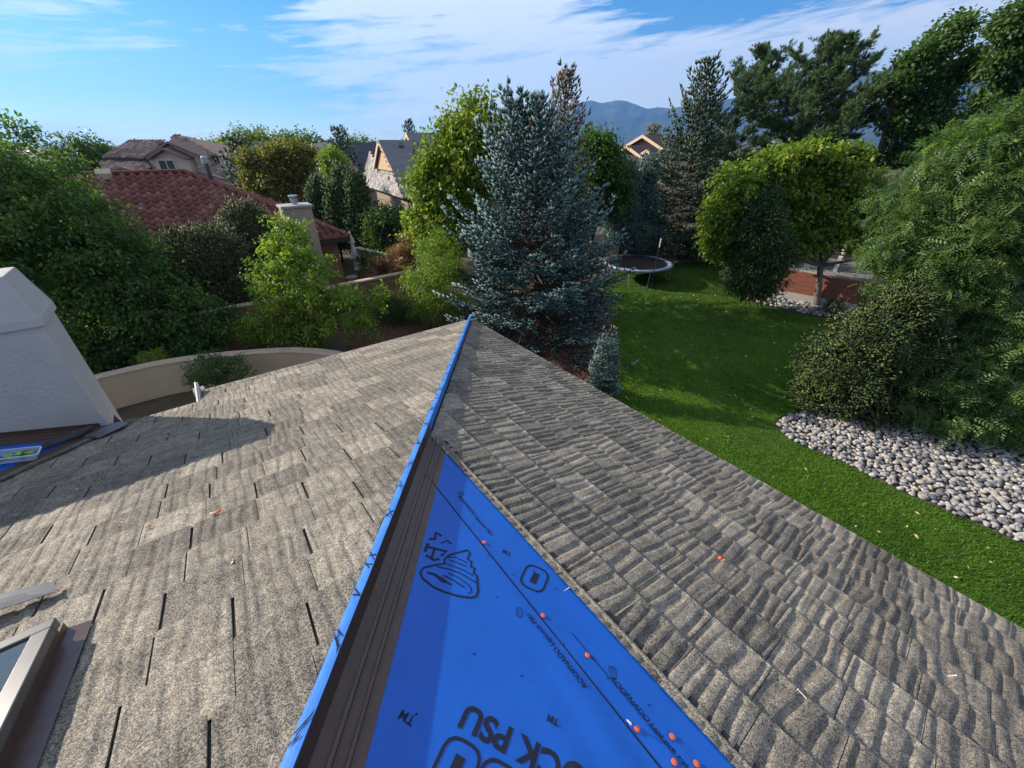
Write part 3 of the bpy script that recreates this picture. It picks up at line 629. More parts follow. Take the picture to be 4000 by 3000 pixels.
# ---- tub with contents on the bared slope
tub = thing('plastic_tub', onV(6.22, -2.52), 'clear plastic tub with green gloves on the blue sheet near the chimney', 'tub')
tx = unit(D2 * .96 - D1 * .03 - ZZ * M3 * .96); ty = unit(np.cross(ZZ + D2 * M3, tx)); tn = np.cross(tx, ty); tn = tn if tn[2] > 0 else -tn; to = onV(6.30, -2.50, .03)
def trr(hx, hy, c, h, n=5):
    pts = []
    for cx, cy, a0 in ((hx - c, hy - c, 0), (-hx + c, hy - c, 90), (-hx + c, -hy + c, 180), (hx - c, -hy + c, 270)):
        for q in range(n): a = R(a0 + 90 * q / (n - 1)); pts.append(to + tx * (cx + c * math.cos(a)) + ty * (cy + c * math.sin(a)) + tn * h)
    return pts
V = trr(.155, .075, .03, 0) + trr(.175, .09, .035, .085); k = 20
pymesh('body', V, [tuple(range(k))[::-1]] + [(j, (j + 1) % k, k + (j + 1) % k, k + j) for j in range(k)], 'tub_plastic', tub)
V = trr(.175, .09, .035, .085) + trr(.187, .102, .04, .085) + trr(.187, .102, .04, .072) ; pymesh('rim', V, [(a * k + j, a * k + (j + 1) % k, (a + 1) * k + (j + 1) % k, (a + 1) * k + j) for a in (0, 1) for j in range(k)], 'tub_rim', tub)
def blob(c, sx, sy, sz, seed, sub=2, amp=.25, f=20):
    import bmesh
    bm = bmesh.new(); bmesh.ops.create_icosphere(bm, subdivisions=sub, radius=1); V = np.array([v.co[:] for v in bm.verts]); Fc = np.array([[v.index for v in f_.verts] for f_ in bm.faces]); bm.free()
    w = 1 + amp * wob(V + seed, 2.2); return V * w[:, None] * [sx, sy, sz] + np.asarray(c), Fc
for i, (x, y, h, mt) in enumerate(((-.06, .0, .05, 'glove_green'), (.02, .02, .06, 'glove_green'), (.09, .01, .06, 'glove_green'), (-.11, -.01, .03, 'glove_dark'), (.04, -.03, .04, 'glove_dark'))):
    V, Fc = blob((0, 0, 0), .05, .03, .025, i * 3., 2, .45); a = i * 1.3; c_, s_ = math.cos(a), math.sin(a)
    V = to + (V[:, :1] * c_ - V[:, 1:2] * s_) * tx + (V[:, :1] * s_ + V[:, 1:2] * c_) * ty + V[:, 2:] * tn + tx * x + ty * y + tn * h
    npmesh('glove', V, Fc, mt, tub, True)
pymesh('packet', [to + tx * a + ty * b + tn * .088 for a, b in ((.06, -.01), (.11, .0), (.10, .03), (.05, .02))], [(0, 1, 2, 3)], 'label_red', tub)
# ---- small debris on the left slope
def Lp(u, v):
    d = ray(u, v); n = D1 * M1 + ZZ; return CAM + d * ((zL(0) - CZ) / float(n @ d))
def chip(name, u, v, sx, sy, sz, mat, label, cat, yaw, group=None):
    V, Fc = blob((0, 0, 0), sx, sy, sz, u * .01, 1, .35); c, s_ = math.cos(yaw), math.sin(yaw)
    V = Lp(u, v) + (V[:, :1] * c - V[:, 1:2] * s_) * D2 + (V[:, :1] * s_ + V[:, 1:2] * c) * (D1 - ZZ * M1) + (V[:, 2:] + .03) * nLv
    return tag(npmesh(name, V, Fc, mat, None, False), label, cat, group)
chip('orange_tab', 853, 2013, .034, .020, .008, 'orange_plastic', 'broken orange plastic tab with pale end on the sunlit shingles', 'debris', .3)
chip('pale_stub', 832, 2018, .016, .014, .008, 'white_chip', 'cream stub joined against the broken orange tab', 'debris', .1)
chip('orange_debris', 467, 2073, .017, .008, .004, 'orange_plastic', 'loose orange nail cap next to a white chip on the shingles', 'nail cap', .5)
chip('orange_debris', 585, 2067, .018, .009, .004, 'orange_plastic', 'loose orange nail cap lying alone over a narrow shingle joint', 'nail cap', .4)
chip('orange_debris', 583, 2213, .014, .006, .004, 'orange_plastic', 'pale orange sliver caught at a shingle slot', 'nail cap', .4)
for i, (u, v) in enumerate(((486, 2052), (941, 2001), (740, 2013), (698, 2019), (173, 2072), (282, 2105), (210, 2285), (347, 2238), (307, 1920), (655, 1760), (660, 1712), (500, 2127))):
    chip('white_chip', u, v, .010 + .004 * (i % 3), .006, .003, 'white_chip', 'small white chip scattered on the weathered shingles', 'debris', i * .9, 'white chips on the left slope')
c = Lp(915, 2195); MB().tube([c + nLv * .03, c + nLv * .036 - D1 * .035 ], .004, 6).tube([c + nLv * .03, c + nLv * .031 + D1 * .002], .009, 8)
tag(MB().tube([c + nLv * .030, c + nLv * .034 - D1 * .045], .0035, 6).tube([c + nLv * .034 - D1 * .045, c + nLv * .034 - D1 * .047], .009, 8).build('loose_nail', 'steel'), 'grey roofing nail lying loose on the sunlit shingles', 'nail')
tag(npmesh('orange_debris', *(lambda q: (q[0], q[1]))(blob(onR(.60, 2.55, .05), .022, .014, .010, 2., 1, .4)), 'orange_plastic'), 'torn orange nail cap lying among the striped shingles', 'nail cap')

# ------------------------------------------------------------------ vegetation generators
def leaf_quads(C, A, Nn, L, Wd, rv, acc, fold=.18):
    Nn = unit(Nn - A * (Nn * A).sum(1, keepdims=True)); B = np.cross(Nn, A); L = L[:, None]; Wd = Wd[:, None]
    V = np.stack([C, C + A * L * .45 + B * Wd * .5 + Nn * Wd * fold, C + A * L - Nn * L * .08, C + A * L * .45 - B * Wd * .5 + Nn * Wd * fold], 1).reshape(-1, 3)
    b = np.arange(len(C))[:, None] * 4
    acc.add(V, np.concatenate([b + [0, 1, 2], b + [0, 2, 3]]), np.repeat(rv, 4))
def spindle(C, A, L, Wd, rv, acc, tip=.25):
    """three-sided needle shoot"""
    n = len(C); ref = unit(rng.normal(size=(n, 3))); X = unit(np.cross(A, ref)); Y = np.cross(A, X); L = L[:, None]; Wd = Wd[:, None]
    ring = [C + A * L * .40 + (X * math.cos(a) + Y * math.sin(a)) * Wd * .5 for a in (0, 2.094, 4.189)]
    V = np.stack([C] + ring + [C + A * L], 1).reshape(-1, 3); b = np.arange(n)[:, None] * 5
    rr_ = np.stack([rv - .15, rv, rv, rv, rv + tip], 1).ravel()
    acc.add(V, np.concatenate([b + f for f in ([0, 2, 1], [0, 3, 2], [0, 1, 3], [1, 2, 4], [2, 3, 4], [3, 1, 4])]), rr_)
def needles(C, A, L, Wd, rv, acc, k=7, spread=.55):
    """tuft of long thin needles"""
    n = len(C)
    for j in range(k):
        d = unit(A + rng.normal(size=(n, 3)) * spread); s_ = unit(np.cross(d, rng.normal(size=(n, 3)))) * Wd[:, None] * .5
        V = np.stack([C - s_, C + s_, C + d * L[:, None]], 1).reshape(-1, 3); acc.add(V, np.arange(n * 3).reshape(-1, 3), np.repeat(rv + rng.uniform(-.1, .1, n), 3))
def lobe_px(u, v, Y, ru, rv, k=1.0):
    c = at(u, v, Y); rx = abs(at(u + ru, v, Y)[0] - c[0]); rz = abs(at(u, v - rv, Y)[2] - at(u, v + rv, Y)[2]) / 2
    return c, np.array([rx, (rx + rz) * .5 * k, rz])
def clusters(lobes, n, shell=.5, bump=.22, gap=.0, seed=0):
    r = np.random.default_rng(seed); wgt = np.array([(R_[0] * R_[2] + R_[1] * R_[2]) for c, R_ in lobes]); wgt /= wgt.sum()
    li = r.choice(len(lobes), n, p=wgt); d = unit(r.normal(size=(n, 3))); C = np.array([c for c, R_ in lobes])[li]; Rr = np.array([R_ for c, R_ in lobes])[li]
    f = 1 + bump * wob(d * 1.0 + li[:, None] * 3.1, 3.0) + bump * .5 * wob(d + li[:, None], 8.0); q = 1 - shell * r.random(n) ** 1.6
    P = C + d * Rr * (f * q)[:, None]; keep = np.ones(n, bool)
    for c, R_ in lobes: keep &= np.linalg.norm((P - c) / R_, axis=1) > .52
    if gap: keep &= wob(P, 2.3 / max(.3, float(np.mean(wgt)) ** 0)) > -1 + gap
    keep &= P[:, 2] > .08
    return P[keep], unit(d / Rr)[keep], li[keep]
def limbs(mb, base, lobes, r0, fork=.35, k=7, seed=0, twigs=None):
    rr_ = np.random.default_rng(seed); top = np.mean([c for c, _ in lobes], 0); fk = base + (top - base) * fork; fk[:2] = base[:2] + (top - base)[:2] * fork * .5
    mb.tube([base - ZZ * .05, base + (fk - base) * .12, base + (fk - base) * .55 + rr_.normal(size=3) * .03, fk], [r0 * 1.35, r0, r0 * .85, r0 * .75], 10)
    for c, R_ in lobes:
        m = (fk + c) / 2 + rr_.normal(size=3) * .15 + ZZ * .1; mb.tube([fk, m, c - (c - m) * .1, c], [r0 * .55, r0 * .34, r0 * .2, r0 * .06], 6)
        for q in range(4):
            e = c + unit(rr_.normal(size=3)) * R_ * .85; mb.tube([m + (c - m) * rr_.random(), (c + e) / 2 + rr_.normal(size=3) * .05, e], [r0 * .16, r0 * .10, r0 * .03], 5, False)
def broadleaf(name, label, base, lobes, mat, ncl=900, nl=40, L=.08, Wd=.05, cs=.22, trunk=.12, droop=.35, seed=1, bark='bark', gap=0., shell=.55, bump=.22, group=None, cat='tree', fork=.35, sway=None, compound=0):
    base = np.asarray(base, float); root = thing(name, base, label, cat, group); r = np.random.default_rng(seed + 100)
    P, O, li = clusters(lobes, ncl, shell, bump, gap, seed); acc = Acc(); n = len(P); crn = r.random(n)
    Q = np.repeat(P, nl, 0); On = np.repeat(O, nl, 0); m = len(Q)
    if sway is not None: On = unit(On + np.asarray(sway))
    tw = unit(On + r.normal(size=(m, 3)) * .35)
    pos = Q + tw * r.uniform(-.9, 1.3, (m, 1)) * cs + r.normal(size=(m, 3)) * cs * np.array([.55, .55, .38])
    keep = pos[:, 2] > .04; pos, tw = pos[keep], tw[keep]; m = len(pos)
    rv = np.repeat(crn, nl)[keep] * .5 + r.random(m) * .5
    A = unit(tw * .6 - ZZ * droop + r.normal(size=(m, 3)) * .6); Nn = ZZ * .8 + tw * .35 + r.normal(size=(m, 3)) * .55
    s_ = r.uniform(.65, 1.25, m)
    if not compound: leaf_quads(pos, A, Nn, L * s_, Wd * s_, rv, acc)
    else:
        Nn = unit(Nn - A * (Nn * A).sum(1, keepdims=True)); B = np.cross(Nn, A); RL = .26 * s_
        for j in range(compound):
            f = (j + .5) / compound; c = pos + A * (RL * f)[:, None] - Nn * (RL * f * f * .45)[:, None]
            for sd in (-1, 1):
                ax = unit(B * sd + A * .45 - Nn * .15); leaf_quads(c, ax, Nn, L * s_ * (1.1 - .4 * abs(f - .4)), Wd * s_, rv, acc, .08)
    V, Fc, rvv = acc.get(); npmesh('crown', V, Fc, mat, root, False, rvv)
    mb = MB(); limbs(mb, base, lobes, trunk, fork, seed=seed); mb.build('trunk', bark, root, True); return root
def conifer_shrub(name, label, base, lobes, mat, ncl=1200, nl=14, L=.14, Wd=.035, cs=.12, seed=1, up=.5, group=None, cat='shrub', trunk=.08, kind='spindle', shell=.5, bump=.25, rbias=0.):
    base = np.asarray(base, float); root = thing(name, base, label, cat, group); r = np.random.default_rng(seed + 50)
    P, O, li = clusters(lobes, ncl, shell, bump, 0, seed); acc = Acc(); n = len(P); Q = np.repeat(P, nl, 0); On = np.repeat(O, nl, 0); m = len(Q)
    pos = Q + r.normal(size=(m, 3)) * cs; A = unit(On * .8 + ZZ * up + r.normal(size=(m, 3)) * .45); rv = np.repeat(r.random(n), nl) * .55 + r.random(m) * .45 + rbias; s_ = r.uniform(.7, 1.3, m)
    k = pos[:, 2] > .03; pos, A, rv, s_ = pos[k], A[k], rv[k], s_[k]
    if kind == 'spindle': spindle(pos, A, L * s_, Wd * s_, rv, acc)
    else: needles(pos, A, L * s_, Wd * s_, rv, acc)
    V, Fc, rvv = acc.get(); npmesh('crown', V, Fc, mat, root, False, rvv)
    mb = MB(); limbs(mb, base, lobes, trunk, .3, seed=seed); mb.build('trunk', 'bark', root, True); return root
def spruce_geo(Ht, Rd, seed, z0=.1, whorl=.30, nb=8, tsp=.16, ssp=.10, SL=.15, SW=.042, power=.85, cones=0, droop=.22, tops=((0, 0, 0),), inner=.3):
    r = np.random.default_rng(seed); acc = Acc(); wood = MB(); cacc = Acc(); PC = []; PA = []; PR = []; CC = []
    wood.tube([np.array([0, 0, -.05]), np.array([0, 0, Ht * .5]), np.array([0, 0, Ht * .97])], [Ht * .022, Ht * .013, .012], 8)
    z = z0
    while z < Ht - .08:
        fr = z / Ht; nbr = nb if fr < .8 else max(4, int(nb * .7)); off = r.uniform(0, 6.28)
        for b in range(nbr):
            az = off + 6.2832 * (b + r.uniform(-.35, .35)) / nbr; rad = np.array([math.cos(az), math.sin(az), 0]); tan = np.array([-rad[1], rad[0], 0])
            ln = Rd * (1 - fr) ** power * r.uniform(.70, 1.12) * (1 + .12 * math.sin(az * 2 + seed)) + .12; el = -.22 + fr * 1.25 + r.normal() * .08; zb = z + r.uniform(-.12, .12)
            pt = lambda u: rad * ln * u * (1 - .06 * u) + ZZ * (zb + math.tan(min(el, .9)) * ln * u - droop * ln * u * (1 - u) * 1.6 + .13 * ln * u * u)
            if ln > .3: wood.tube([pt(0), pt(.5), pt(.96)], [.012 + .010 * ln, .008 + .005 * ln, .004], 5, False)
            cr_ = r.random() * .45; us = np.arange(inner if ln > .6 else .1, 1.0, tsp / max(ln, .2))
            for u in us:
                p0 = pt(u); fwd = unit(pt(min(1, u + .05)) - pt(u - .05)); tl = (.36 * ln * (1.02 - u) + .10) * r.uniform(.7, 1.2)
                for sd in (-1, 1):
                    d = unit(fwd * r.uniform(.55, .9) + tan * sd * .8 + r.normal(size=3) * .12 + ZZ * r.uniform(-.15, .12)); k = max(1, int(tl / ssp)); x = (np.arange(k) + r.random(k) * .6) * ssp
                    q = p0 + d * x[:, None] + ZZ * (-.10 * x * x)[:, None]; side = np.cross(d, ZZ); al = np.where(r.random(k) < .5, 1, -1)[:, None]
                    PC.append(q); PA.append(unit(d * .9 + side * al * r.uniform(.2, .9, (k, 1)) + ZZ * r.uniform(-.15, .55, (k, 1)) + r.normal(size=(k, 3)) * .15)); PR.append(cr_ + .25 * r.random(k) + .25 * u)
                    PC.append(p0[None] + d * tl); PA.append(unit(d + ZZ * .3)[None]); PR.append(np.array([cr_ + .3 + .25 * u]))
            e = pt(1.0); PC.append(np.stack([e, e, e])); PA.append(unit(np.stack([fwd, fwd + tan * .6, fwd - tan * .6]) + ZZ * .25)); PR.append(np.array([.85, .75, .75]))
            if cones and fr > .66 and r.random() < cones:
                for q in range(r.integers(2, 6)): CC.append(pt(r.uniform(.5, 1.0)) + r.normal(size=3) * .05)
        z += whorl * (1 - .45 * fr) * r.uniform(.8, 1.2)
    for q in range(14):
        zz_ = Ht - .5 * r.random(); PC.append(np.array([[0, 0, zz_]])); PA.append(unit(np.array([[r.normal() * .35, r.normal() * .35, 1.]]))); PR.append(np.array([.7]))
    C, A, Rv = np.concatenate(PC), np.concatenate(PA), np.concatenate(PR); kp = C[:, 2] > .04; C, A, Rv = C[kp], A[kp], Rv[kp]; s_ = r.uniform(.75, 1.25, len(C))
    spindle(C, A, SL * s_, SW * s_, Rv, acc)
    cn = None
    if CC:
        CC = np.array(CC); spindle(CC, unit(np.tile(-ZZ, (len(CC), 1)) + r.normal(size=CC.shape) * .12), np.full(len(CC), .16), np.full(len(CC), .05), r.random(len(CC)), cacc, 0); cn = cacc.get()
    return acc.get(), wood, cn
def spruce(name, label, base, Ht, Rd, mat, seed, group=None, lean=(0, 0), **kw):
    base = np.asarray(base, float); root = thing(name, base, label, 'tree', group); (V, Fc, rv), wood, cn = spruce_geo(Ht, Rd, seed, **kw)
    ln = np.array([lean[0], lean[1], 0]); sh = lambda V: V + (np.asarray(V)[:, 2:3] / Ht) ** 1.4 * ln
    npmesh('crown', sh(V), Fc, mat, root, False, rv, local=True)
    wv = sh(np.array(wood.V)); o = pymesh('trunk', wv, wood.Fc, 'bark', root, True); o.location = (0, 0, 0)
    if cn: npmesh('cones', sh(cn[0]), cn[1], 'cone', root, False, cn[2], local=True)['kind'] = 'stuff'
    return root
def pine(name, label, base, Ht, Rd, seed, mat='needle_pine', sway=(.25, 0, 0), z0=.25, group=None, nb=6, whorl=.55, tuft=.20, openness=.0, up=.35):
    base = np.asarray(base, float); root = thing(name, base, label, 'tree', group); r = np.random.default_rng(seed); acc = Acc(); wood = MB(); sway = np.asarray(sway, float)
    bend = lambda z: sway * (z / Ht) ** 2 * Ht * .25
    wood.tube([np.array([0, 0, -.05]) + bend(0)] + [np.array([0, 0, Ht * f]) + bend(Ht * f) for f in (.25, .5, .75, .95)], [Ht * .022, Ht * .018, Ht * .013, Ht * .007, .01], 8); PC = []; PA = []; PR = []
    z = z0 * Ht
    while z < Ht * .98:
        fr = (z / Ht - z0) / (1 - z0); off = r.uniform(0, 6.28)
        for b in range(nb):
            if r.random() < openness: continue
            az = off + 6.2832 * (b + r.uniform(-.3, .3)) / nb; rad = np.array([math.cos(az), math.sin(az), 0]); ln = Rd * (np.sin(math.pi * min(1, .30 + .72 * fr)) ** .8) * r.uniform(.6, 1.15) + .25; el = r.uniform(.0, .35) + .5 * fr
            d0 = unit(rad + ZZ * math.tan(el) * .6 + sway * .6); p = np.array([0, 0, z]) + bend(z); path = [p]
            for q in range(5): d0 = unit(d0 + ZZ * .10 + sway * .10 + r.normal(size=3) * .12); p = p + d0 * ln / 5; path.append(p)
            wood.tube(path, np.linspace(.018 + .012 * ln, .006, 6), 5, False); cr_ = r.random() * .5
            for q in range(2, 6):
                for w in range(int(3 + ln * 2.0)):
                    sd = unit(r.normal(size=3) * [1, 1, .5] + d0 * .8 + ZZ * up + sway * .8); l2 = r.uniform(.2, .55) * (.5 + ln * .22); e = path[q] + sd * l2; wood.tube([path[q], e], [.008, .004], 4, False)
                    k = int(3 + l2 / .10); x = np.linspace(.25, 1.0, k)[:, None]; PC.append(path[q] + sd * l2 * x + r.normal(size=(k, 3)) * .04); PA.append(unit(sd + ZZ * .55 + sway + r.normal(size=(k, 3)) * .35)); PR.append(np.full(k, cr_ + .25 * r.random()) + .2 * x[:, 0])
        z += whorl * r.uniform(.75, 1.25)
    C, A, Rv = np.concatenate(PC), np.concatenate(PA), np.concatenate(PR); n = len(C)
    needles(C, A, tuft * r.uniform(.8, 1.25, n), np.full(n, .020), Rv, acc, 9, .45); spindle(C, A, tuft * .9 * r.uniform(.8, 1.2, n), np.full(n, .05), Rv - .1, acc)
    V, Fc, rv = acc.get(); npmesh('crown', V, Fc, mat, root, False, rv, local=True); o = wood.build('trunk', 'pale_bark', root, True); o.location = (0, 0, 0); return root
def copy_tree(root, loc, sc, label, group=None, name=None, mat=None, rot=0.):
    c = root.copy(); COL.objects.link(c); c.location = tuple(float(x) for x in loc); c.scale = sc if hasattr(sc, '__len__') else (sc, sc, sc); c.rotation_euler.z = rot; tag(c, label, None, group)
    if name: c.name = name
    for ch in list(root.children):
        d = ch.copy(); COL.objects.link(d); d.parent = c
        if mat and ch.name.startswith('crown'):
            d.data = ch.data.copy(); d.data.materials[0] = MATS[mat]
    return c
def LB(Y, *rows, k=.86): return [lobe_px(r_[0], r_[1], Y + (r_[4] if len(r_) > 4 else 0), r_[2] * k, r_[3] * k) for r_ in rows]

# ------------------------------------------------------------------ trees of the near gardens
broadleaf('ash_tree', 'large dark green ash tree behind the white stucco chimney', (-13.0, 12.6, 0), LB(12.3, (-80, 770, 280, 330), (170, 840, 190, 250), (330, 960, 180, 200), (100, 1130, 330, 280, -.4), (470, 1090, 190, 190), (600, 1200, 170, 160), (770, 1240, 110, 95), (300, 1310, 260, 130, -.5), (590, 1350, 190, 95), (800, 1340, 85, 65)),
          'leaf_ash', 1500, 62, .14, .068, .25, .20, seed=3, bump=.32)
broadleaf('pear_tree', 'slender yellow green pear tree rising behind the tan garden wall', G(1225, 1410), LB(12.6, (1125, 940, 85, 95), (1075, 1070, 100, 115), (1190, 1090, 115, 130), (1090, 1220, 120, 105), (1230, 1230, 130, 110), (1360, 1230, 110, 95), (1440, 1180, 55, 65), (1150, 1320, 150, 60)),
          'leaf_pear', 430, 46, .115, .066, .17, .075, seed=5, droop=.55, bump=.34)
spruce('blue_spruce', 'big blue spruce standing behind the far corner of the shingle roof', (1.0, 14.7, 0), 7.35, 4.5, 'needle_blue', 12, nb=10, whorl=.46, tsp=.15, ssp=.11, SL=.20, SW=.085, inner=.32, cones=.35, lean=(-.55, -.2), power=.82)
spruce('blue_spruce', 'slimmer bronze tipped spruce right behind the big blue spruce', (2.1, 19.2, 0), 8.9, 2.6, 'needle_bronze', 22, nb=8, whorl=.38, tsp=.22, ssp=.14, SL=.19, SW=.06, cones=.8)
spruce('spruce_sapling', 'young blue spruce sapling in the bark mulch beside the lawn', (2.68, 10.05, 0), 1.85, .48, 'needle_blue', 31, nb=7, whorl=.13, tsp=.08, ssp=.07, SL=.10, SW=.034, power=.7)
broadleaf('hackberry_tree', 'full green leafy tree just left of the big blue spruce', G(1780, 1120), LB(18, (1850, 480, 100, 110), (1810, 620, 170, 150), (1720, 720, 120, 130), (1690, 880, 100, 130), (1780, 820, 140, 160), (1900, 560, 110, 120)), 'leaf_shrub', 800, 48, .18, .10, .30, .16, seed=8, bump=.32)
broadleaf('serviceberry', 'bright yellow green shrub growing against the left flank of the blue spruce', G(1720, 1230), LB(15.2, (1720, 1000, 90, 130), (1660, 1120, 90, 110), (1760, 1130, 90, 120), (1700, 1210, 100, 60)), 'leaf_pear', 600, 34, .075, .045, .17, .05, seed=9, cat='shrub')
broadleaf('dead_shrub', 'withered brown shrub leaning over the red stucco wall', G(1570, 1125, 0), LB(18.8, (1590, 960, 55, 55), (1560, 1020, 80, 60), (1500, 1060, 70, 40), (1625, 1010, 60, 60)), 'leaf_dead', 260, 30, .10, .05, .16, .05, seed=10, cat='shrub', bump=.4)
conifer_shrub('juniper', 'broad dark juniper in front of the red tile roof', G(820, 1200), LB(14.6, (760, 1030, 120, 140), (840, 990, 110, 110), (880, 1080, 120, 110), (780, 1150, 150, 80)), 'needle_juniper', 1700, 12, .17, .045, .13, 14)
conifer_shrub('juniper', 'taller olive juniper beside the tan chimney of the red roofed house', G(970, 1090), LB(16.6, (960, 865, 75, 80), (930, 940, 80, 85), (990, 940, 75, 95), (960, 1010, 100, 60)), 'needle_juniper', 1100, 12, .18, .05, .14, 15, rbias=.12)
broadleaf('holly_bush', 'dark bush growing in front of the tan curved wall', G(850, 1530), LB(9.6, (830, 1440, 85, 55), (900, 1470, 80, 50), (780, 1480, 50, 40)), 'leaf_dark', 260, 30, .06, .035, .11, .03, seed=17, cat='shrub', bump=.4)
broadleaf('low_shrub', 'small yellow green shrub just behind the tan curved wall', G(620, 1450), LB(10.8, (610, 1400, 45, 35), (580, 1410, 30, 25)), 'leaf_pear', 120, 26, .06, .03, .08, .02, seed=18, cat='shrub')
broadleaf('low_shrub', 'feathery olive shrub at the foot of the red stucco wall', G(985, 1330), LB(12.6, (970, 1280, 60, 55), (1010, 1310, 50, 40)), 'leaf_shrub', 180, 26, .07, .03, .10, .02, seed=19, cat='shrub')
broadleaf('yarrow_clump', 'tall grey green perennials with yellow tops by the red wall', G(1540, 1260), LB(15.8, (1500, 1200, 55, 55), (1560, 1190, 60, 65), (1600, 1230, 50, 50)), 'leaf_dark', 260, 24, .09, .03, .12, .02, seed=20, cat='plant', droop=-.4)
broadleaf('low_shrub', 'shaded bush below the folded parasol', G(1440, 1080), LB(19.6, (1440, 1020, 50, 45), (1500, 1030, 40, 40)), 'leaf_dark', 150, 26, .10, .05, .14, .02, seed=21, cat='shrub')
# right side
broadleaf('maple_tree', 'yellow green maple shading the raised brick terrace', G(3188, 1197), LB(18.0, (2880, 720, 95, 90), (3010, 660, 95, 80), (3150, 620, 85, 75), (3290, 640, 95, 85), (2840, 830, 90, 95), (2980, 790, 110, 100), (3120, 760, 110, 100), (3260, 780, 110, 95), (3380, 720, 80, 85), (2810, 940, 80, 70), (2900, 960, 80, 70), (3240, 900, 95, 75), (3370, 880, 90, 80), (3120, 940, 90, 70), (3440, 980, 70, 55), (3080, 860, 90, 80), k=.80), 'leaf_maple', 1300, 44, .16, .115, .22, .15, seed=24, bump=.46, bark='pale_bark', fork=.45)
conifer_shrub('weeping_juniper', 'dense drooping juniper under the left side of the maple', G(2960, 1175), LB(17.2, (2960, 880, 85, 110), (2990, 1000, 105, 110), (2940, 1090, 110, 80), (2970, 790, 55, 70)), 'needle_arbor', 1500, 13, .20, .045, .16, 25, up=-.35)
broadleaf('locust_tree', 'feathery green honey locust hanging over the river rock bed', (12.6, 8.3, 0), LB(9.4, (3560, 780, 110, 100, 1.6), (3700, 650, 110, 100, 1.6), (3860, 560, 110, 110, 1.2), (4000, 480, 120, 120, .8), (3600, 910, 120, 100, 1.0), (3760, 820, 120, 110, .8), (3930, 740, 130, 120, .3), (3480, 980, 80, 70, 1.2), (3680, 1040, 130, 95, .5), (3870, 980, 130, 110), (4040, 900, 130, 140), (3560, 1150, 100, 60, .3), (3760, 1180, 120, 80, 0.), (3950, 1180, 130, 110, -.3), (3860, 1340, 120, 90, -.5), (4050, 1350, 120, 130, -.6), (3720, 1440, 90, 70, -.7), (3900, 1490, 120, 80, -.9), (3640, 1580, 90, 60, -1.1), (3800, 1620, 110, 70, -1.2), (3960, 1640, 110, 80, -1.3), (3740, 1720, 80, 45, -1.4), (3890, 1780, 110, 60, -1.6), (4030, 1840, 90, 60, -1.8), k=.92), 'leaf_locust', 1100, 22, .085, .036, .20, .16, seed=27, compound=5, fork=.3, droop=.25, bump=.45)
conifer_shrub('juniper', 'spreading golden tipped juniper at the tip of the river rock bed', G(3420, 1690), LB(9.3, (3270, 1440, 130, 120), (3400, 1310, 120, 110), (3520, 1400, 140, 150), (3380, 1540, 170, 120), (3240, 1570, 110, 90), (3520, 1590, 140, 100), (3540, 1200, 80, 90), (3480, 1700, 120, 70), (3340, 1660, 90, 60), (3600, 1720, 80, 50), k=.95), 'needle_gold', 3200, 14, .12, .042, .095, 28, up=.2, bump=.36)
broadleaf('low_shrub', 'tiny shrub among the pale stones below the brick terrace', G(3260, 1225), LB(16.7, (3255, 1195, 35, 28)), 'leaf_dark', 60, 26, .08, .04, .10, .02, seed=29, cat='shrub')
spruce('dark_spruce', 'tall dark spruce with browned tip behind the trampoline', (10.5, 26.4, 0), 10.1, 3.6, 'needle_spruce', 33, nb=8, whorl=.50, tsp=.22, ssp=.15, SL=.26, SW=.10, lean=(-.2, 0), cones=.25, power=.8, droop=.34)
pine('pine_tree', 'open windswept pine with bare pale trunk beside the tall dark spruce', (13.8, 30, 0), 11.3, 2.9, 41, sway=(.30, 0, 0), z0=.38, openness=.22, whorl=.62)
pine('pine_tree', 'dense broad pine rising above the yellow green maple', (16.1, 26.5, 0), 11.2, 3.6, 42, sway=(.28, 0, 0), z0=.28, nb=7, whorl=.50)
broadleaf('cottonwood_tree', 'tall wind blown cottonwood behind the maple and the dense pine', (19.5, 24.5, 0), LB(24, (3720, 130, 90, 90), (3600, 240, 110, 90), (3760, 260, 90, 80), (3500, 330, 90, 90), (3640, 390, 120, 90), (3530, 470, 120, 90), (3700, 520, 110, 80), (3550, 590, 130, 80), k=.64), 'leaf_cotton', 620, 36, .20, .13, .30, .22, seed=44, bark='pale_bark', sway=(.5, 0, .3), fork=.5, bump=.35)
broadleaf('cottonwood_tree', 'dark poplar at the very edge of the garden behind the honey locust', (24.0, 22.0, 0), LB(22, (3960, 90, 90, 110), (4060, 160, 110, 150), (3900, 250, 70, 80), (3980, 330, 100, 90), (3850, 400, 70, 60), k=.64), 'leaf_cotton', 380, 36, .20, .12, .28, .20, seed=45, bark='pale_bark', sway=(.5, 0, .3), fork=.5, bump=.35)
broadleaf('elm_tree', 'rounded green tree between the blue spruce and the timber house', (4.6, 24, 0), LB(24, (2330, 590, 80, 80), (2380, 680, 75, 80), (2310, 720, 90, 90), (2400, 760, 60, 80)), 'leaf_ash', 700, 30, .18, .11, .32, .14, seed=46)
conifer_shrub('columnar_juniper', 'bluish columnar juniper in shade behind the trampoline', (5.9, 25.2, 0), LB(25, (2440, 720, 55, 90), (2420, 830, 85, 120), (2460, 940, 100, 100)), 'needle_bluejun', 1300, 12, .22, .06, .18, 47, up=.9, cat='tree')
conifer_shrub('columnar_juniper', 'narrow blue green juniper spire below the timber house gables', (8.2, 26, 0), LB(25.6, (2530, 680, 28, 80), (2515, 800, 42, 120), (2530, 920, 60, 90)), 'needle_bluejun', 800, 12, .22, .06, .16, 48, up=.9, cat='tree')
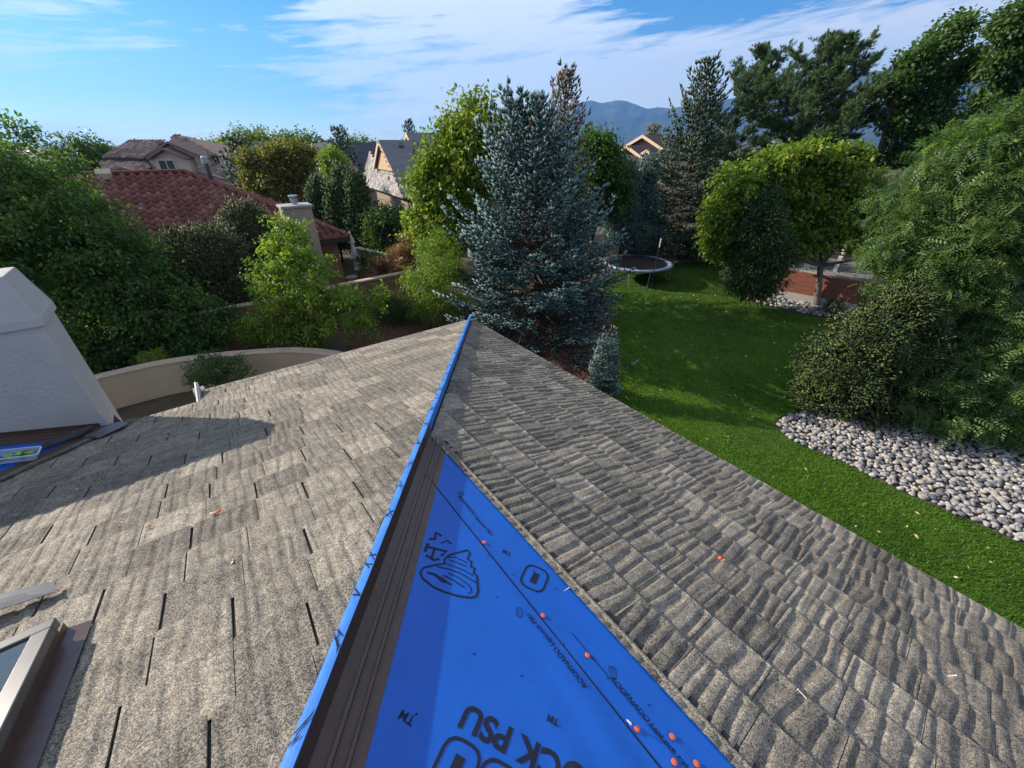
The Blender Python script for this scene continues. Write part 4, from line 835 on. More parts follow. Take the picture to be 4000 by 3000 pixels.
conifer_shrub('yew_hedge', 'low shaded evergreen mass behind the trampoline lawn', (10.8, 28, 0), LB(27.5, (2650, 960, 120, 70), (2780, 950, 110, 80), (2870, 930, 60, 70)), 'needle_spruce', 700, 12, .22, .07, .2, 49)
# middle distance
arb = conifer_shrub('arborvitae', 'narrow arborvitae at the left end of the clipped evergreen row', at(1245, 960, 27) * [1, 1, 0], LB(27, (1245, 745, 16, 45), (1245, 800, 28, 60), (1245, 860, 36, 60), (1245, 930, 40, 60)), 'needle_arbor', 900, 12, .26, .075, .16, 51, up=1.2, cat='tree')
conifer_shrub('arborvitae', 'tallest arborvitae in the middle of the clipped evergreen row', at(1325, 960, 26) * [1, 1, 0], LB(26, (1335, 700, 18, 50), (1325, 770, 34, 65), (1325, 840, 44, 65), (1320, 920, 50, 60)), 'needle_arbor', 1000, 12, .26, .075, .17, 52, up=1.2, cat='tree')
conifer_shrub('arborvitae', 'stout arborvitae beside the big shaded bush of the evergreen row', at(1400, 960, 25.4) * [1, 1, 0], LB(25.4, (1395, 740, 18, 55), (1400, 800, 32, 60), (1405, 865, 42, 60), (1400, 930, 48, 60)), 'needle_arbor', 1000, 12, .26, .075, .17, 53, up=1.2, cat='tree')
broadleaf('large_bush', 'wide dark green bush below the grey shingled gable', at(1530, 980, 24.5) * [1, 1, 0], LB(24.5, (1500, 870, 75, 75), (1580, 890, 75, 70), (1520, 930, 110, 70), (1630, 920, 40, 60)), 'leaf_dark', 700, 30, .15, .08, .26, .08, seed=54, cat='shrub')
broadleaf('garden_tree', 'small light green tree standing above the arborvitae row', at(1310, 900, 28.5) * [1, 1, 0], LB(28.5, (1300, 620, 42, 40), (1315, 680, 40, 50), (1290, 680, 35, 40)), 'leaf_pear', 240, 28, .15, .09, .25, .07, seed=55)
broadleaf('round_maple', 'round copper tinged maple behind the red tile roof', at(1100, 800, 33) * [1, 1, 0], LB(33, (990, 640, 45, 55), (1080, 610, 60, 50), (1170, 620, 65, 60), (1110, 700, 110, 75), (1000, 720, 45, 40)), 'leaf_copper', 900, 30, .20, .13, .36, .14, seed=56)
sp1 = spruce('far_spruce', 'dense spruce beside the beige two storey house', at(915, 560, 35) * [1, 1, 0], 6.9, 2.5, 'needle_spruce', 57, nb=7, whorl=.50, tsp=.34, ssp=.22, SL=.32, SW=.12)
tag(sp1, group='far spruces')
for i, (u, v, Y, h, sc, lab, mt) in enumerate(((1320, 470, 44, 8.4, .9, 'tall spruce standing in front of the slate roofed house', None), (1595, 445, 52, 9.4, .7, 'spruce top peeking above the grey gabled house', None), (2555, 465, 62, 8.6, 1., 'bronzed spruce rising behind the timber house', 'needle_bronze'), (1450, 555, 56, 6.8, .8, 'small dark spruce left of the grey gable peak', None), (745, 520, 60, 8.2, 1.3, 'dark conifer behind the ridge of the beige house', None))):
    h = at(u, v, Y)[2]; k = h / 7.5; copy_tree(sp1, at(u, v + 30, Y) * [1, 1, 0], (k * sc, k * sc, k), lab, 'far spruces', mat=mt, rot=i * 1.1)
fb = broadleaf('far_tree', 'pale green tree crown behind the low grey roofed house', (0, 0, 0), [(np.array([0, 0, 4.2]), np.array([2.6, 2.4, 2.0])), (np.array([-1.6, 0, 3.4]), np.array([1.8, 2, 1.5])), (np.array([1.7, 0, 3.2]), np.array([1.9, 2, 1.6])), (np.array([.2, 0, 2.0]), np.array([2.6, 2.4, 1.3]))], 'leaf_far', 480, 26, .30, .19, .48, .16, seed=60, group='far tree crowns')
far = [(980, 500, 62, 1.0, None, None), (1085, 515, 66, 1.1, None, 'light green far tree above the copper tinged maple'), (1195, 515, 58, .9, 'leaf_dark', 'dark rounded far tree next to the slate roofed house'), (1395, 535, 58, .9, 'leaf_dark', 'small dark far tree between the slate roof and grey gable'),
       (330, 530, 46, .9, 'leaf_dark', 'dark far tree left of the beige house ridge'), (435, 580, 52, .7, None, 'low light green tree by the left corner of the beige house'), (1430, 545, 66, .8, 'leaf_dark', 'far dark tree beside the slate roof ridge'), (860, 540, 64, .9, None, 'background tree filling the gap right of the beige house'), (2660, 545, 70, 1.0, 'leaf_dark', 'far tree behind the timber house roof')]
for i, (u, v, Y, sx, mt, lab) in enumerate(far):
    k = at(u, v, Y)[2] / 6.2; loc = at(u, v + 60, Y) * [1, 1, 0]
    if lab: copy_tree(fb, loc, (k * sx, k * sx, k), lab, 'far tree crowns', mat=mt, rot=i * .8)
k = at(980, 500, 62)[2] / 6.2; fb.location = tuple(at(980, 560, 62) * [1, 1, 0]); fb.scale = (k, k, k)

# ------------------------------------------------------------------ buildings
def tile_roof(roof, poly, Uv, Cv, pu, pc, mat, kind, limit=300, seed=1, jit=0., name='tile'):
    """lay barrel or flat tiles over a planar polygon; nearest ones are objects, the rest one mesh"""
    r = np.random.default_rng(seed); poly = [np.asarray(p, float) for p in poly]; O = poly[0]; Cv = unit(np.asarray(Cv, float)); Nv = unit(np.cross(Cv, Uv)); Nv = Nv if Nv[2] > 0 else -Nv; Uv = unit(np.cross(Nv, Cv)); Uv = Uv if Uv[2] > 0 else -Uv
    P2 = [((p - O) @ Cv, (p - O) @ Uv) for p in poly]; cs = [p[0] for p in P2]; us = [p[1] for p in P2]
    if kind == 'barrel':
        xs = np.linspace(0, 1, 9); zs = np.where(xs < .62, np.sin(xs / .62 * math.pi) * .30, -.10 * np.sin((xs - .62) / .38 * math.pi)) * pc * .85
        rows = [(-.02, .02, 0), (-.02, .25, 1), (1.06, .04, 1)]
        B = np.array([(x * pc, y * pu, (z if k else z * .0 - .0) + h * pc * .8) for y, h, k in rows for x, z in zip(xs, zs)]); n = 9
        Fb = np.array([(k * n + j, k * n + j + 1, (k + 1) * n + j + 1, (k + 1) * n + j) for k in range(2) for j in range(n - 1)])
    else:
        w, h = pc * .97, pu * .14
        B = np.array([(0, 0, 0), (w, 0, 0), (w, 0, h), (0, 0, h), (w, pu * 1.05, h * .25), (0, pu * 1.05, h * .25)]); Fb = np.array([(0, 1, 2, 3), (3, 2, 4, 5), (0, 3, 5, 0), (1, 4, 2, 1)])[:2]
    slots = []
    row = 0; u = min(us)
    while u < max(us) - pu * .5:
        c = min(cs) - (pc * .5 if row % 2 and kind != 'barrel' else 0)
        while c < max(cs): slots.append((c, u)); c += pc
        u += pu; row += 1
    S2 = np.array(slots); S2 = S2[in_poly(S2 + [pc / 2, pu / 2], P2)]; W3 = O + S2[:, :1] * Cv + S2[:, 1:] * Uv; order = np.argsort(np.linalg.norm(W3 - CAM, axis=1))
    vari = []
    for q in range(6):
        me = bpy.data.meshes.new(name); me.from_pydata([tuple(v) for v in B], [], [tuple(f) for f in Fb]); me.materials.append(MATS[mat]); a = me.attributes.new('rnd', 'FLOAT', 'POINT'); a.data.foreach_set('value', np.full(len(B), q / 5, np.float32))
        me.polygons.foreach_set('use_smooth', np.ones(len(Fb), bool) if kind == 'barrel' else np.zeros(len(Fb), bool)); vari.append(me)
    from mathutils import Matrix
    Mx = Matrix([[*Cv], [*Uv], [*Nv]]).transposed().to_4x4(); off = Vector((0, 0, 0)); p = roof
    while p is not None: off -= p.location; p = p.parent
    off = Vector((0, 0, 0)); p = roof.parent
    acc = Acc()
    for j, i in enumerate(order):
        jt = r.normal(size=3) * jit
        if j < limit:
            o = bpy.data.objects.new(name, vari[r.integers(6)]); COL.objects.link(o); o.parent = roof; m = Mx.copy(); m.translation = Vector(W3[i] + Nv * .01 + jt); o.matrix_local = m
        else: acc.add(W3[i] + Nv * .01 + jt + B[:, :1] * Cv + B[:, 1:2] * Uv + B[:, 2:] * Nv, Fb, np.full(len(B), r.random()))
    if acc.n:
        V, Fc, rv = acc.get(); npmesh(name + '_field', V, Fc, mat, roof, kind == 'barrel', rv)['kind'] = 'stuff'
def gable(parent, A, a, b, w, drop, ln, wallm, roofm, trimm, inset=.45, th=.14, floor=0., trimw=.26, slats=0):
    """gabled wing: A front end of the ridge, a ridge direction, b sideways"""
    A, a, b = (np.asarray(q, float) for q in (A, a, b)); out = []
    for sd in (1, -1):
        e = A + b * sd * w - ZZ * drop; out.append(MB().prism([A, e, e + a * ln, A + a * ln], -ZZ * th).build('roof', roofm, parent))
        dn = unit(np.cross(e - A, a)); MB().box(A - a * .05 + ZZ * .03, (e - A), a * .05, -ZZ * trimw).build('bargeboard', trimm, parent)
    k = .93; f = A + a * inset; z0 = floor
    pts = [f - ZZ * (th + .02), f + b * w * k - ZZ * (drop * k + th + .02), f + b * w * k, f - b * w * k, f - b * w * k - ZZ * (drop * k + th + .02)]
    pts[2] = pts[2] * [1, 1, 0] + ZZ * z0; pts[3] = pts[3] * [1, 1, 0] + ZZ * z0
    wl = MB().prism(pts, a * (ln - inset * 1.5)).build('wall', wallm, parent)
    if slats:
        n = slats
        for q in range(n):
            zz = drop * (q + .6) / n; hw = w * k * (q + .6) / n - .05
            if hw > .1: MB().box(f - a * .03 - b * hw - ZZ * (th + .04 + zz), b * 2 * hw, a * .028, ZZ * (drop / n * .80)).build('siding_board', wallm, wl)
    return out
def window(parent, p, xd, w, h, nrm, glass='glass_pane', mullion=True, fm='window_frame', t=.09):
    """window centred at p on a wall whose outward normal is nrm"""
    p, xd, nrm = (np.asarray(q, float) for q in (p, xd, nrm)); fr = MB(); o = p - xd * w / 2 - ZZ * h / 2
    for c, dx, dz in ((o - xd * t - ZZ * t, w + 2 * t, t), (o - xd * t + ZZ * h, w + 2 * t, t)): fr.box(c, xd * dx, nrm * .08, ZZ * dz)
    for c in (o - xd * t, o + xd * w): fr.box(c, xd * t, nrm * .08, ZZ * h)
    if mullion: fr.box(o + xd * (w / 2 - t * .4), xd * t * .8, nrm * .07, ZZ * h)
    f = fr.build('window', fm, parent); MB().box(o, xd * w, nrm * .03, ZZ * h).build('pane', glass, f)
# -- red tiled house
red = thing('red_tile_house', (-14, 19, 0), 'low house with red barrel tile hipped roof and tan chimney', 'house')
E0 = G(1365, 927, 2.7); KH, PT = 5.35, .5; LE = 17.5
P0 = E0 + KH * (D1 - D2) + ZZ * PT * KH; P1 = P0 - D2 * (LE - 2 * KH); E1 = E0 - D2 * LE; B0 = E0 + D1 * 2 * KH; B1 = E1 + D1 * 2 * KH
rf = pymesh('roof', [E0, P0, P1, E1, B0, B1], [(0, 1, 2, 3), (0, 4, 1), (4, 5, 2, 1), (5, 3, 2)], 'red_tile', red)
tile_roof(rf, [E0, P0, P1, E1], D1 + ZZ * PT, -D2, .37, .34, 'red_tile', 'barrel', 300, 71)
tile_roof(rf, [E0, B0, P0], -D2 + ZZ * PT, D1, .37, .34, 'red_tile', 'barrel', 0, 72, name='side_tile')
for a, b in ((P0, E0), (P0, P1), (P0, B0)):
    MB().tube([a + ZZ * .07, a * .5 + b * .5 + ZZ * .07, b + ZZ * .07], .10, 8).build('ridge_cap', 'red_tile', rf)
MB().prism([E0 - D2 * .5 + D1 * .5 - ZZ * 2.7, E1 + D2 * .5 + D1 * .5 - ZZ * 2.7, B1 + D2 * .5 - D1 * .5 - ZZ * 2.7, B0 - D2 * .5 - D1 * .5 - ZZ * 2.7], ZZ * 2.66).build('wall', 'red_stucco', red)
for a, b in ((E0, E1), (E0, B0)): 
    n_ = -D1 if a is E0 and b is E1 else D2; MB().box(a - ZZ * .16, b - a, n_ * .03, ZZ * .15).build('fascia', 'dark_wall', red)
cc = np.array([-8.72, 18.75, 0]); ch = MB().box(cc, -D2 * 1.15, D1 * .95, ZZ * 4.18).build('chimney', 'tan_stucco', red); bevel(ch, .02)
bevel(MB().box(cc - D1 * .06 + D2 * .06 + ZZ * 4.18, -D2 * 1.27, D1 * 1.07, ZZ * .10).build('chimney_crown', 'concrete', red), .015)
MB().lathe(cc - D2 * .55 + D1 * .45 + ZZ * 4.28, [(.11, 0), (.11, .12), (.15, .13), (.15, .24), (.11, .25), (.11, .30), (.19, .31), (.18, .36), (.02, .38)], 18).build('flue_cap', 'galvanised', red)
pv = E0 + D1 * 5.3 - D2 * 4.4 + ZZ * 2.1; MB().tube([pv, pv + ZZ * .95], .09, 10).build('vent_pipe', 'dark_metal', red); MB().lathe(pv + ZZ * .92, [(.10, 0), (.15, .02), (.15, .28), (.10, .32)], 14).build('vent_cap', 'galvanised', red)
for q in range(3):
    pv = E0 + D1 * (6.2 + q * .9) - D2 * (3.2 - q * .5) + ZZ * (.5 * (3.2 - q * .5) - .05); MB().tube([pv, pv + ZZ * .30], .04, 8).build('vent_pipe', 'red_stucco', red)
pv = P0 - D2 * 2.55 - D1 * .45 - ZZ * .14; MB().box(pv, -D2 * .5, D1 * .35 + ZZ * .17, ZZ * .22).build('roof_vent', 'cap_tan', red)
# -- beige two storey house, front parallel to the picture
bei = thing('beige_house', (-32, 46, 0), 'beige two storey stucco house with brown tile hip roof', 'house'); XX = np.array([1., 0, 0]); YY = np.array([0, 1., 0])
def A3(*r_): return [at(*q) for q in r_]
def roofpoly(pts, up, tiles=True, lim=100, nm='roof', mat='brown_tile', par=bei, back=None):
    o = pymesh(nm, pts, [tuple(range(len(pts)))], mat, par)
    if tiles: tile_roof(o, pts, up, XX, .42, .36, mat, 'barrel', lim, 80 + len(pts) + lim)
    return o
MB().prism([at(427, 640, 42.4) * [1, 1, 0], at(427, 640, 42.4) * [1, 1, 0] + XX * 10.3, at(427, 640, 42.4) * [1, 1, 0] + XX * 10.3 + YY * 8, at(427, 640, 42.4) * [1, 1, 0] + YY * 8], ZZ * 5.35).build('wall', 'beige_wall', bei)
eL, eR, rL, rR = at(402, 617, 41.6), at(580, 614, 41.6), at(507, 556, 45.4), at(645, 555, 45.4); eR[2] = eL[2]; rR[2] = rL[2]
roofpoly([eL, eR, rR, rL], YY + ZZ * .35, True, 110)
pymesh('roof', [eL, rL, rL + YY * 3.5 + XX * -.0, eL + YY * 8], [(0, 1, 2, 3)], 'brown_tile', bei)
MB().box(eL - ZZ * .14, eR - eL, YY * .05, ZZ * .13).build('fascia', 'dark_wall', bei)
ap = at(689, 526, 46.5); q1, q2, q3 = at(854, 610, 42), at(799, 612, 42), at(640, 566, 43.6); q2[2] = q1[2]
roofpoly([q2, q1, ap, q3], YY + ZZ * .4, True, 110); pymesh('roof', [q1, q1 + YY * 9, ap], [(0, 1, 2)], 'brown_tile', bei); pymesh('roof', [ap, at(600, 600, 46.5), q3], [(0, 1, 2)], 'brown_tile', bei)
pymesh('roof', [rL, rR, rR + YY * 4 - ZZ * 1.2, rL + YY * 4 - ZZ * 1.2], [(0, 1, 2, 3)], 'brown_tile', bei)
gA = at(655, 553, 41.0); wl, wr = gA[0] - at(553, 615, 41)[0], at(799, 612, 41)[0] - gA[0]
gable(bei, gA + XX * (wr - wl) / 2, YY, XX, (wl + wr) / 2, gA[2] - at(553, 615, 41)[2], 3.0, 'beige_wall', 'brown_tile', 'brown_trim', .45, .14, 0., .17)
gB = at(632, 577, 40.2); gable(bei, gB, YY, XX, at(722, 615, 40.2)[0] - gB[0], gB[2] - at(722, 617, 40.2)[2], 2.0, 'beige_wall', 'brown_tile', 'brown_trim', .45, .14, 0., .17)
window(bei, at(657, 652, 40.62), XX, 1.35, 1.0, -YY); window(bei, at(754, 640, 41.42), XX, .95, .55, -YY, 'orange_blind', False); window(bei, at(467, 639, 42.38), XX, .42, .28, -YY, 'glass_pane', False); window(bei, at(848, 626, 42.38), XX, .5, .6, -YY)
roofpoly(A3((400, 662, 40.0), (592, 678, 39.4), (590, 643, 42.0), (400, 648, 42.0)), YY + ZZ * .3, True, 40)
gable(bei, at(470, 652, 39.6), YY, XX, 1.6, .45, 3, 'beige_wall', 'brown_tile', 'brown_trim', .45, .14, 0., .17)
roofpoly(A3((800, 694, 39.4), (882, 694, 39.4), (862, 645, 42.0), (795, 632, 42.3)), YY + ZZ * .3, True, 40)
gable(bei, at(775, 668, 38.8), YY, XX, 1.9, .6, 3.2, 'beige_wall', 'brown_tile', 'brown_trim', .45, .14, 0., .17)
MB().tube([rL + XX * .6, rL + XX * .6 + ZZ * .35], .05, 8).build('vent_pipe', 'brown_tile', bei)
# -- grey shingled gabled house
gry = thing('grey_gabled_house', (-6, 32, 0), 'house with grey shingle roof and sunlit peach gable', 'house')
ga = np.array([math.sin(R(60)), math.cos(R(60)), 0]); gb = np.array([math.sin(R(150)), math.cos(R(150)), 0]); gA = at(1477, 546, 32)
gable(gry, gA, ga, gb, 2.65, 1.75, 9.5, 'peach_wall', 'grey_roof', 'wood_trim', .16, .12, 4.95, .30)
f1, f2 = gA + gb * 2.6 - ZZ * 1.72 + ga * .40, gA - gb * 2.6 - ZZ * 1.72 + ga * .40; h1, h2 = gA + gb * 4.6 - ZZ * 3.25 - ga * .12, gA - gb * 7.4 - ZZ * 3.25 - ga * .12; tl = gA - gb * 5.9 - ZZ * .75 + ga * .73
hp = pymesh('roof', [h1, f1, f2, tl, h2], [(0, 1, 2, 3, 4)], 'grey_shake', gry); tile_roof(hp, [h1, f1, f2, tl, h2], ga * .3 + ZZ, -gb, .20, .27, 'grey_shake', 'flat', 300, 90, .006)
sp_ = [f1 - ga * .4, h1, h1 + ga * 10, gA + gb * .05 + ga * 10 - ZZ * .03]; sd_ = pymesh('roof', [gA + gb * 2.6 - ZZ * 1.72, h1, h1 + ga * 10, gA + ga * 10 + gb * 2.6 - ZZ * 1.72], [(0, 1, 2, 3)], 'grey_shake', gry)
tile_roof(sd_, [h1 + ZZ * .03, h1 + ga * 10 + ZZ * .03, gA + ga * 10 + ZZ * .03, gA + ZZ * .03], -gb + ZZ * .68, ga, .24, .42, 'grey_shake', 'flat', 0, 91, .004, 'side_shingle')
hb = gA - ga * .0; MB().prism([(gA + gb * 4.2 + ga * .3) * [1, 1, 0], (gA + gb * 4.2 + ga * 9) * [1, 1, 0], (gA - gb * 4.2 + ga * 9) * [1, 1, 0], (gA - gb * 4.2 + ga * .3) * [1, 1, 0]], ZZ * 3.6).build('wall', 'house_tan', gry)
window(gry, gA + gb * 4.22 + ga * 1.7 + ZZ * (2.75 - gA[2]), ga, .7, .8, gb)
MB().box(h1 - ZZ * .12, ga * 10, gb * .05, ZZ * .11).build('gutter', 'dark_wall', gry)
gable(gry, at(1586, 517, 35), ga, gb, 1.6, 1.25, 6, 'peach_wall', 'grey_roof', 'wood_trim', .4, .12, 5.5, .28)
for q in (.9, 1.9): MB().box(gA + ga * q * 1.3 + gb * .45 - ZZ * .26, ga * .35, gb * .3 - ZZ * .2, ZZ * .12).build('roof_vent', 'dark_metal', gry)
pv = gA + ga * 2.0 + gb * 1.3 - ZZ * .9; MB().tube([pv, pv + ZZ * .75], .05, 8).build('vent_pipe', 'copper_edge', gry)
pv = h1 * .5 + f2 * .5 - ga * .05; MB().tube([pv, pv + ZZ * .32], .04, 8).build('vent_pipe', 'dark_metal', gry)
# -- slate roofed house and low grey house in the far row
sl = thing('slate_house', at(1230, 700, 50) * [1, 1, 0], 'low house with dark slate blue roof beyond the arborvitae row', 'house')
a0 = at(1215, 575, 50); pts = A3((1175, 640, 47), (1400, 655, 47), (1280, 553, 52), (1195, 565, 52)); pymesh('roof', pts + A3((1400, 600, 56), (1170, 600, 56)), [(0, 1, 2, 3), (1, 4, 2), (2, 4, 5, 3), (3, 5, 0)], 'slate_roof', sl)
MB().prism([pts[0] * [1, 1, 0] + XX * .4 + YY * .4, pts[1] * [1, 1, 0] - XX * .4 + YY * .4, pts[1] * [1, 1, 0] - XX * .4 + YY * 8, pts[0] * [1, 1, 0] + XX * .4 + YY * 8], ZZ * (pts[0][2] - .1)).build('wall', 'house_tan', sl)
gable(sl, at(1292, 556, 46), np.array([.5, .866, 0]), np.array([.866, -.5, 0]), 3.2, 2.2, 7, 'house_tan', 'slate_roof', 'cap_tan', .4, .12, 0, .2)
pv = at(1222, 605, 48.5); MB().tube([pv - ZZ * .5, pv + ZZ * .7], .07, 8).build('vent_pipe', 'galvanised', sl)
lg = thing('low_grey_house', at(1010, 640, 58) * [1, 1, 0], 'low grey roofed house with two small gables far behind', 'house')
gable(lg, at(985, 552, 60), np.array([.94, .34, 0]), np.array([.34, -.94, 0]), 4.5, 2.0, 5.5, 'house_tan', 'grey_roof', 'cap_tan', .4, .12, 0, .2); gable(lg, at(1010, 572, 57), YY, XX, 1.9, 1.3, 4, 'house_tan', 'grey_roof', 'cap_tan', .4, .12, 0, .2); gable(lg, at(1062, 580, 56), YY, XX, 1.8, 1.2, 4, 'house_tan', 'grey_roof', 'cap_tan', .4, .12, 0, .2)
# -- timber house on the right
tim = thing('timber_house', at(2470, 640, 46) * [1, 1, 0], 'sunlit pink timber house with stepped gables below the mountains', 'house')
ta = np.array([math.sin(R(55)), math.cos(R(55)), 0]); tb = np.array([math.sin(R(145)), math.cos(R(145)), 0])
gable(tim, at(2511, 527, 47), ta, tb, 3.0, 1.30, 7, 'pink_siding', 'brown_roof', 'wood_trim', .8, .16, 0, .28, 7); gable(tim, at(2448, 568, 43.5), ta, tb, 3.0, 1.35, 7, 'pink_siding', 'brown_roof', 'wood_trim', .9, .16, 0, .28, 8); gable(tim, at(2526, 585, 42), ta, tb, 1.5, .75, 5, 'pink_siding', 'brown_roof', 'wood_trim', .7, .14, 0, .24, 4)
pymesh('roof', A3((2395, 630, 40), (2520, 660, 39), (2560, 600, 44), (2430, 600, 44)), [(0, 1, 2, 3)], 'brown_roof', tim)
# ------------------------------------------------------------------ walls and things in the gardens
def wall_path(name, label, pts, h, th, mat, capm, cath=.06, coping=None):
    pts = [np.array([*p[:2], 0.]) for p in pts]; root = thing(name, pts[len(pts) // 2], label, 'wall'); n = len(pts); V = []; C = []
    for i, p in enumerate(pts):
        d = unit(pts[min(i + 1, n - 1)] - pts[max(i - 1, 0)]); m = np.array([-d[1], d[0], 0]); hh = h if np.isscalar(h) else h[i]
        V += [p - m * th / 2, p + m * th / 2, p + m * th / 2 + ZZ * hh, p - m * th / 2 + ZZ * hh]; e = th / 2 + .03; C += [p - m * e + ZZ * hh, p + m * e + ZZ * hh, p + m * e + ZZ * (hh + cath), p - m * e + ZZ * (hh + cath)]
    Fc = [(4 * i + j, 4 * i + (j + 1) % 4, 4 * i + 4 + (j + 1) % 4, 4 * i + 4 + j) for i in range(n - 1) for j in range(4)] + [(0, 1, 2, 3), tuple(4 * (n - 1) + j for j in (3, 2, 1, 0))]
    bevel(pymesh('wall_body', V, Fc, mat, root), .03); bevel(pymesh('coping', C, Fc, capm, root), .02); return root
tp = [G(u, v, 1.0) for u, v in ((150, 1560), (280, 1512), (393, 1472), (500, 1447), (600, 1425), (700, 1408), (800, 1395), (900, 1385), (1000, 1377), (1080, 1372), (1150, 1370), (1230, 1374), (1300, 1383), (1380, 1400))]
wall_path('garden_wall', 'low curved tan stucco wall behind the left eave', tp, 1.0, .28, 'tan_stucco', 'cap_tan', .05)
tp = [G(u, v, 1.55) for u, v in ((700, 1245), (868, 1211), (1030, 1183), (1200, 1147), (1356, 1112), (1480, 1088), (1582, 1067), (1700, 1045))]
wall_path('boundary_wall', 'long red stucco boundary wall running behind the pear tree', tp, 1.55, .25, 'red_stucco', 'cap_tan', .08)
a, b = at(1392, 940, 22.5), G(1600, 1030, 1.5); wall_path('courtyard_wall', 'sunlit orange stucco wall with tiled coping below the folded parasol', [a, a * .5 + b * .5, b], 1.6, .25, 'peach_wall', 'cap_tan', .09)
MB().lathe((0, 0, 0), [(.1, 0), (.2, .1)], 8)
pt = thing('planter_pot', G(1355, 1035, .0), 'round stone planter pot beside the folded parasol', 'pot'); c = G(1365, 1040, .35); c = at(1365, 1040, 19.8) * [1, 1, 0]; pt.location = tuple(c); MB().lathe(c, [(.16, 0), (.22, .1), (.24, .75), (.28, .78), (.28, .86), (.20, .86)], 16).build('bowl', 'pot', pt, True)
# folded parasol
pb = at(1390, 990, 20.4) * [1, 1, 0]; par = thing('folded_parasol', pb, 'folded pale parasol beside the red tiled house corner', 'parasol'); tdir = unit(np.array([-.04, 0, 1.]))
MB().tube([pb, pb + tdir * 2.95], .022, 8).build('pole', 'dark_metal', par); MB().lathe(pb, [(.28, 0), (.28, .06), (.05, .10)], 16).build('base', 'pot', par)
for nm, z0, z1, r0, r1 in (('lower_canopy', 1.05, 1.78, .17, .07), ('upper_canopy', 1.60, 2.50, .20, .05), ('canopy_top', 2.35, 2.95, .14, .015)):
    k = 28; V = []
    for f, z in zip(np.linspace(0, 1, 6), np.linspace(z0, z1, 6)):
        for j in range(k):
            a_ = 6.2832 * j / k; rr_ = (r0 + (r1 - r0) * f ** .8) * (1 + .22 * math.sin(a_ * 7) * (1 - f)); V.append(pb + tdir * z + np.array([math.cos(a_), math.sin(a_), 0]) * rr_)
    pymesh(nm, V, [(i * k + j, i * k + (j + 1) % k, (i + 1) * k + (j + 1) % k, (i + 1) * k + j) for i in range(5) for j in range(k)], 'canvas', par, True)
# trampoline
tc_ = np.array([6.95, 22.35, 0]); RT = 1.85; tr = thing('trampoline', tc_, 'round trampoline with sagging black net on the shaded lawn', 'trampoline')
cir = lambda r_, z, k, o=0: [tc_ + np.array([r_ * math.cos(6.2832 * (j + o) / k), r_ * math.sin(6.2832 * (j + o) / k), z]) for j in range(k)]
k = 48; V = cir(RT - .22, .90, k); pymesh('jumping_mat', V, [tuple(range(k))], 'mat_black', tr)
pymesh('edge_pad', cir(RT - .24, .91, k) + cir(RT - .2, .945, k) + cir(RT - .02, .94, k) + cir(RT + .04, .90, k) + cir(RT + .03, .86, k), [(i * k + j, i * k + (j + 1) % k, (i + 1) * k + (j + 1) % k, (i + 1) * k + j) for i in range(4) for j in range(k)], 'pad_blue', tr, True)
MB().tube(cir(RT, .86, k) + cir(RT, .86, k)[:1], .025, 8).build('rim', 'galvanised', tr)
for q in range(4):
    a0 = -1.75 + q * 1.5708; P_ = [tc_ + np.array([RT * .98 * math.cos(a0 + d_), RT * .98 * math.sin(a0 + d_), z]) for d_, z in ((-.30, .86), (-.27, .06), (-.22, .02), (.22, .02), (.27, .06), (.30, .86))]; MB().tube(P_, .022, 8).build('leg', 'galvanised', tr)
poles = []
for q in range(6):
    a0 = -1.38 + q * 1.0472; p = tc_ + np.array([(RT + .06) * math.cos(a0), (RT + .06) * math.sin(a0), 0]); hh = (2.55, 2.45, 2.6, 2.3, 2.5, 2.4)[q]; out = np.array([math.cos(a0), math.sin(a0), 0]) * (.10 if q != 1 else -.08)
    MB().tube([p + ZZ * .05, p + ZZ * 1.5, p + ZZ * hh + out], .02, 8).build('net_pole', 'dark_metal', tr); poles.append(p + ZZ * hh + out)
    if q in (0, 3): MB().tube([p + ZZ * (hh - .42) + out * .8, p + ZZ * hh + out], .034, 8).build('pole_sleeve', 'white_trim', tr)
V = []; nn_ = 10
for q in range(2, 7):
    pa, pc_ = poles[q % 6], poles[(q + 1) % 6]
    for i in range(nn_):
        f = i / nn_; top = pa + (pc_ - pa) * f - ZZ * (.75 * math.sin(math.pi * f)); bt = top * [1, 1, 0] + ZZ * .93; bt[:2] = tc_[:2] + (bt - tc_)[:2] * .93; V += [bt, bt * .5 + top * .5, top]
m = len(V) // 3; pymesh('safety_net', V, [(3 * i + j, 3 * i + 3 + j, 3 * i + 4 + j, 3 * i + 1 + j) for i in range(m - 1) for j in range(2)], 'net_black', tr)
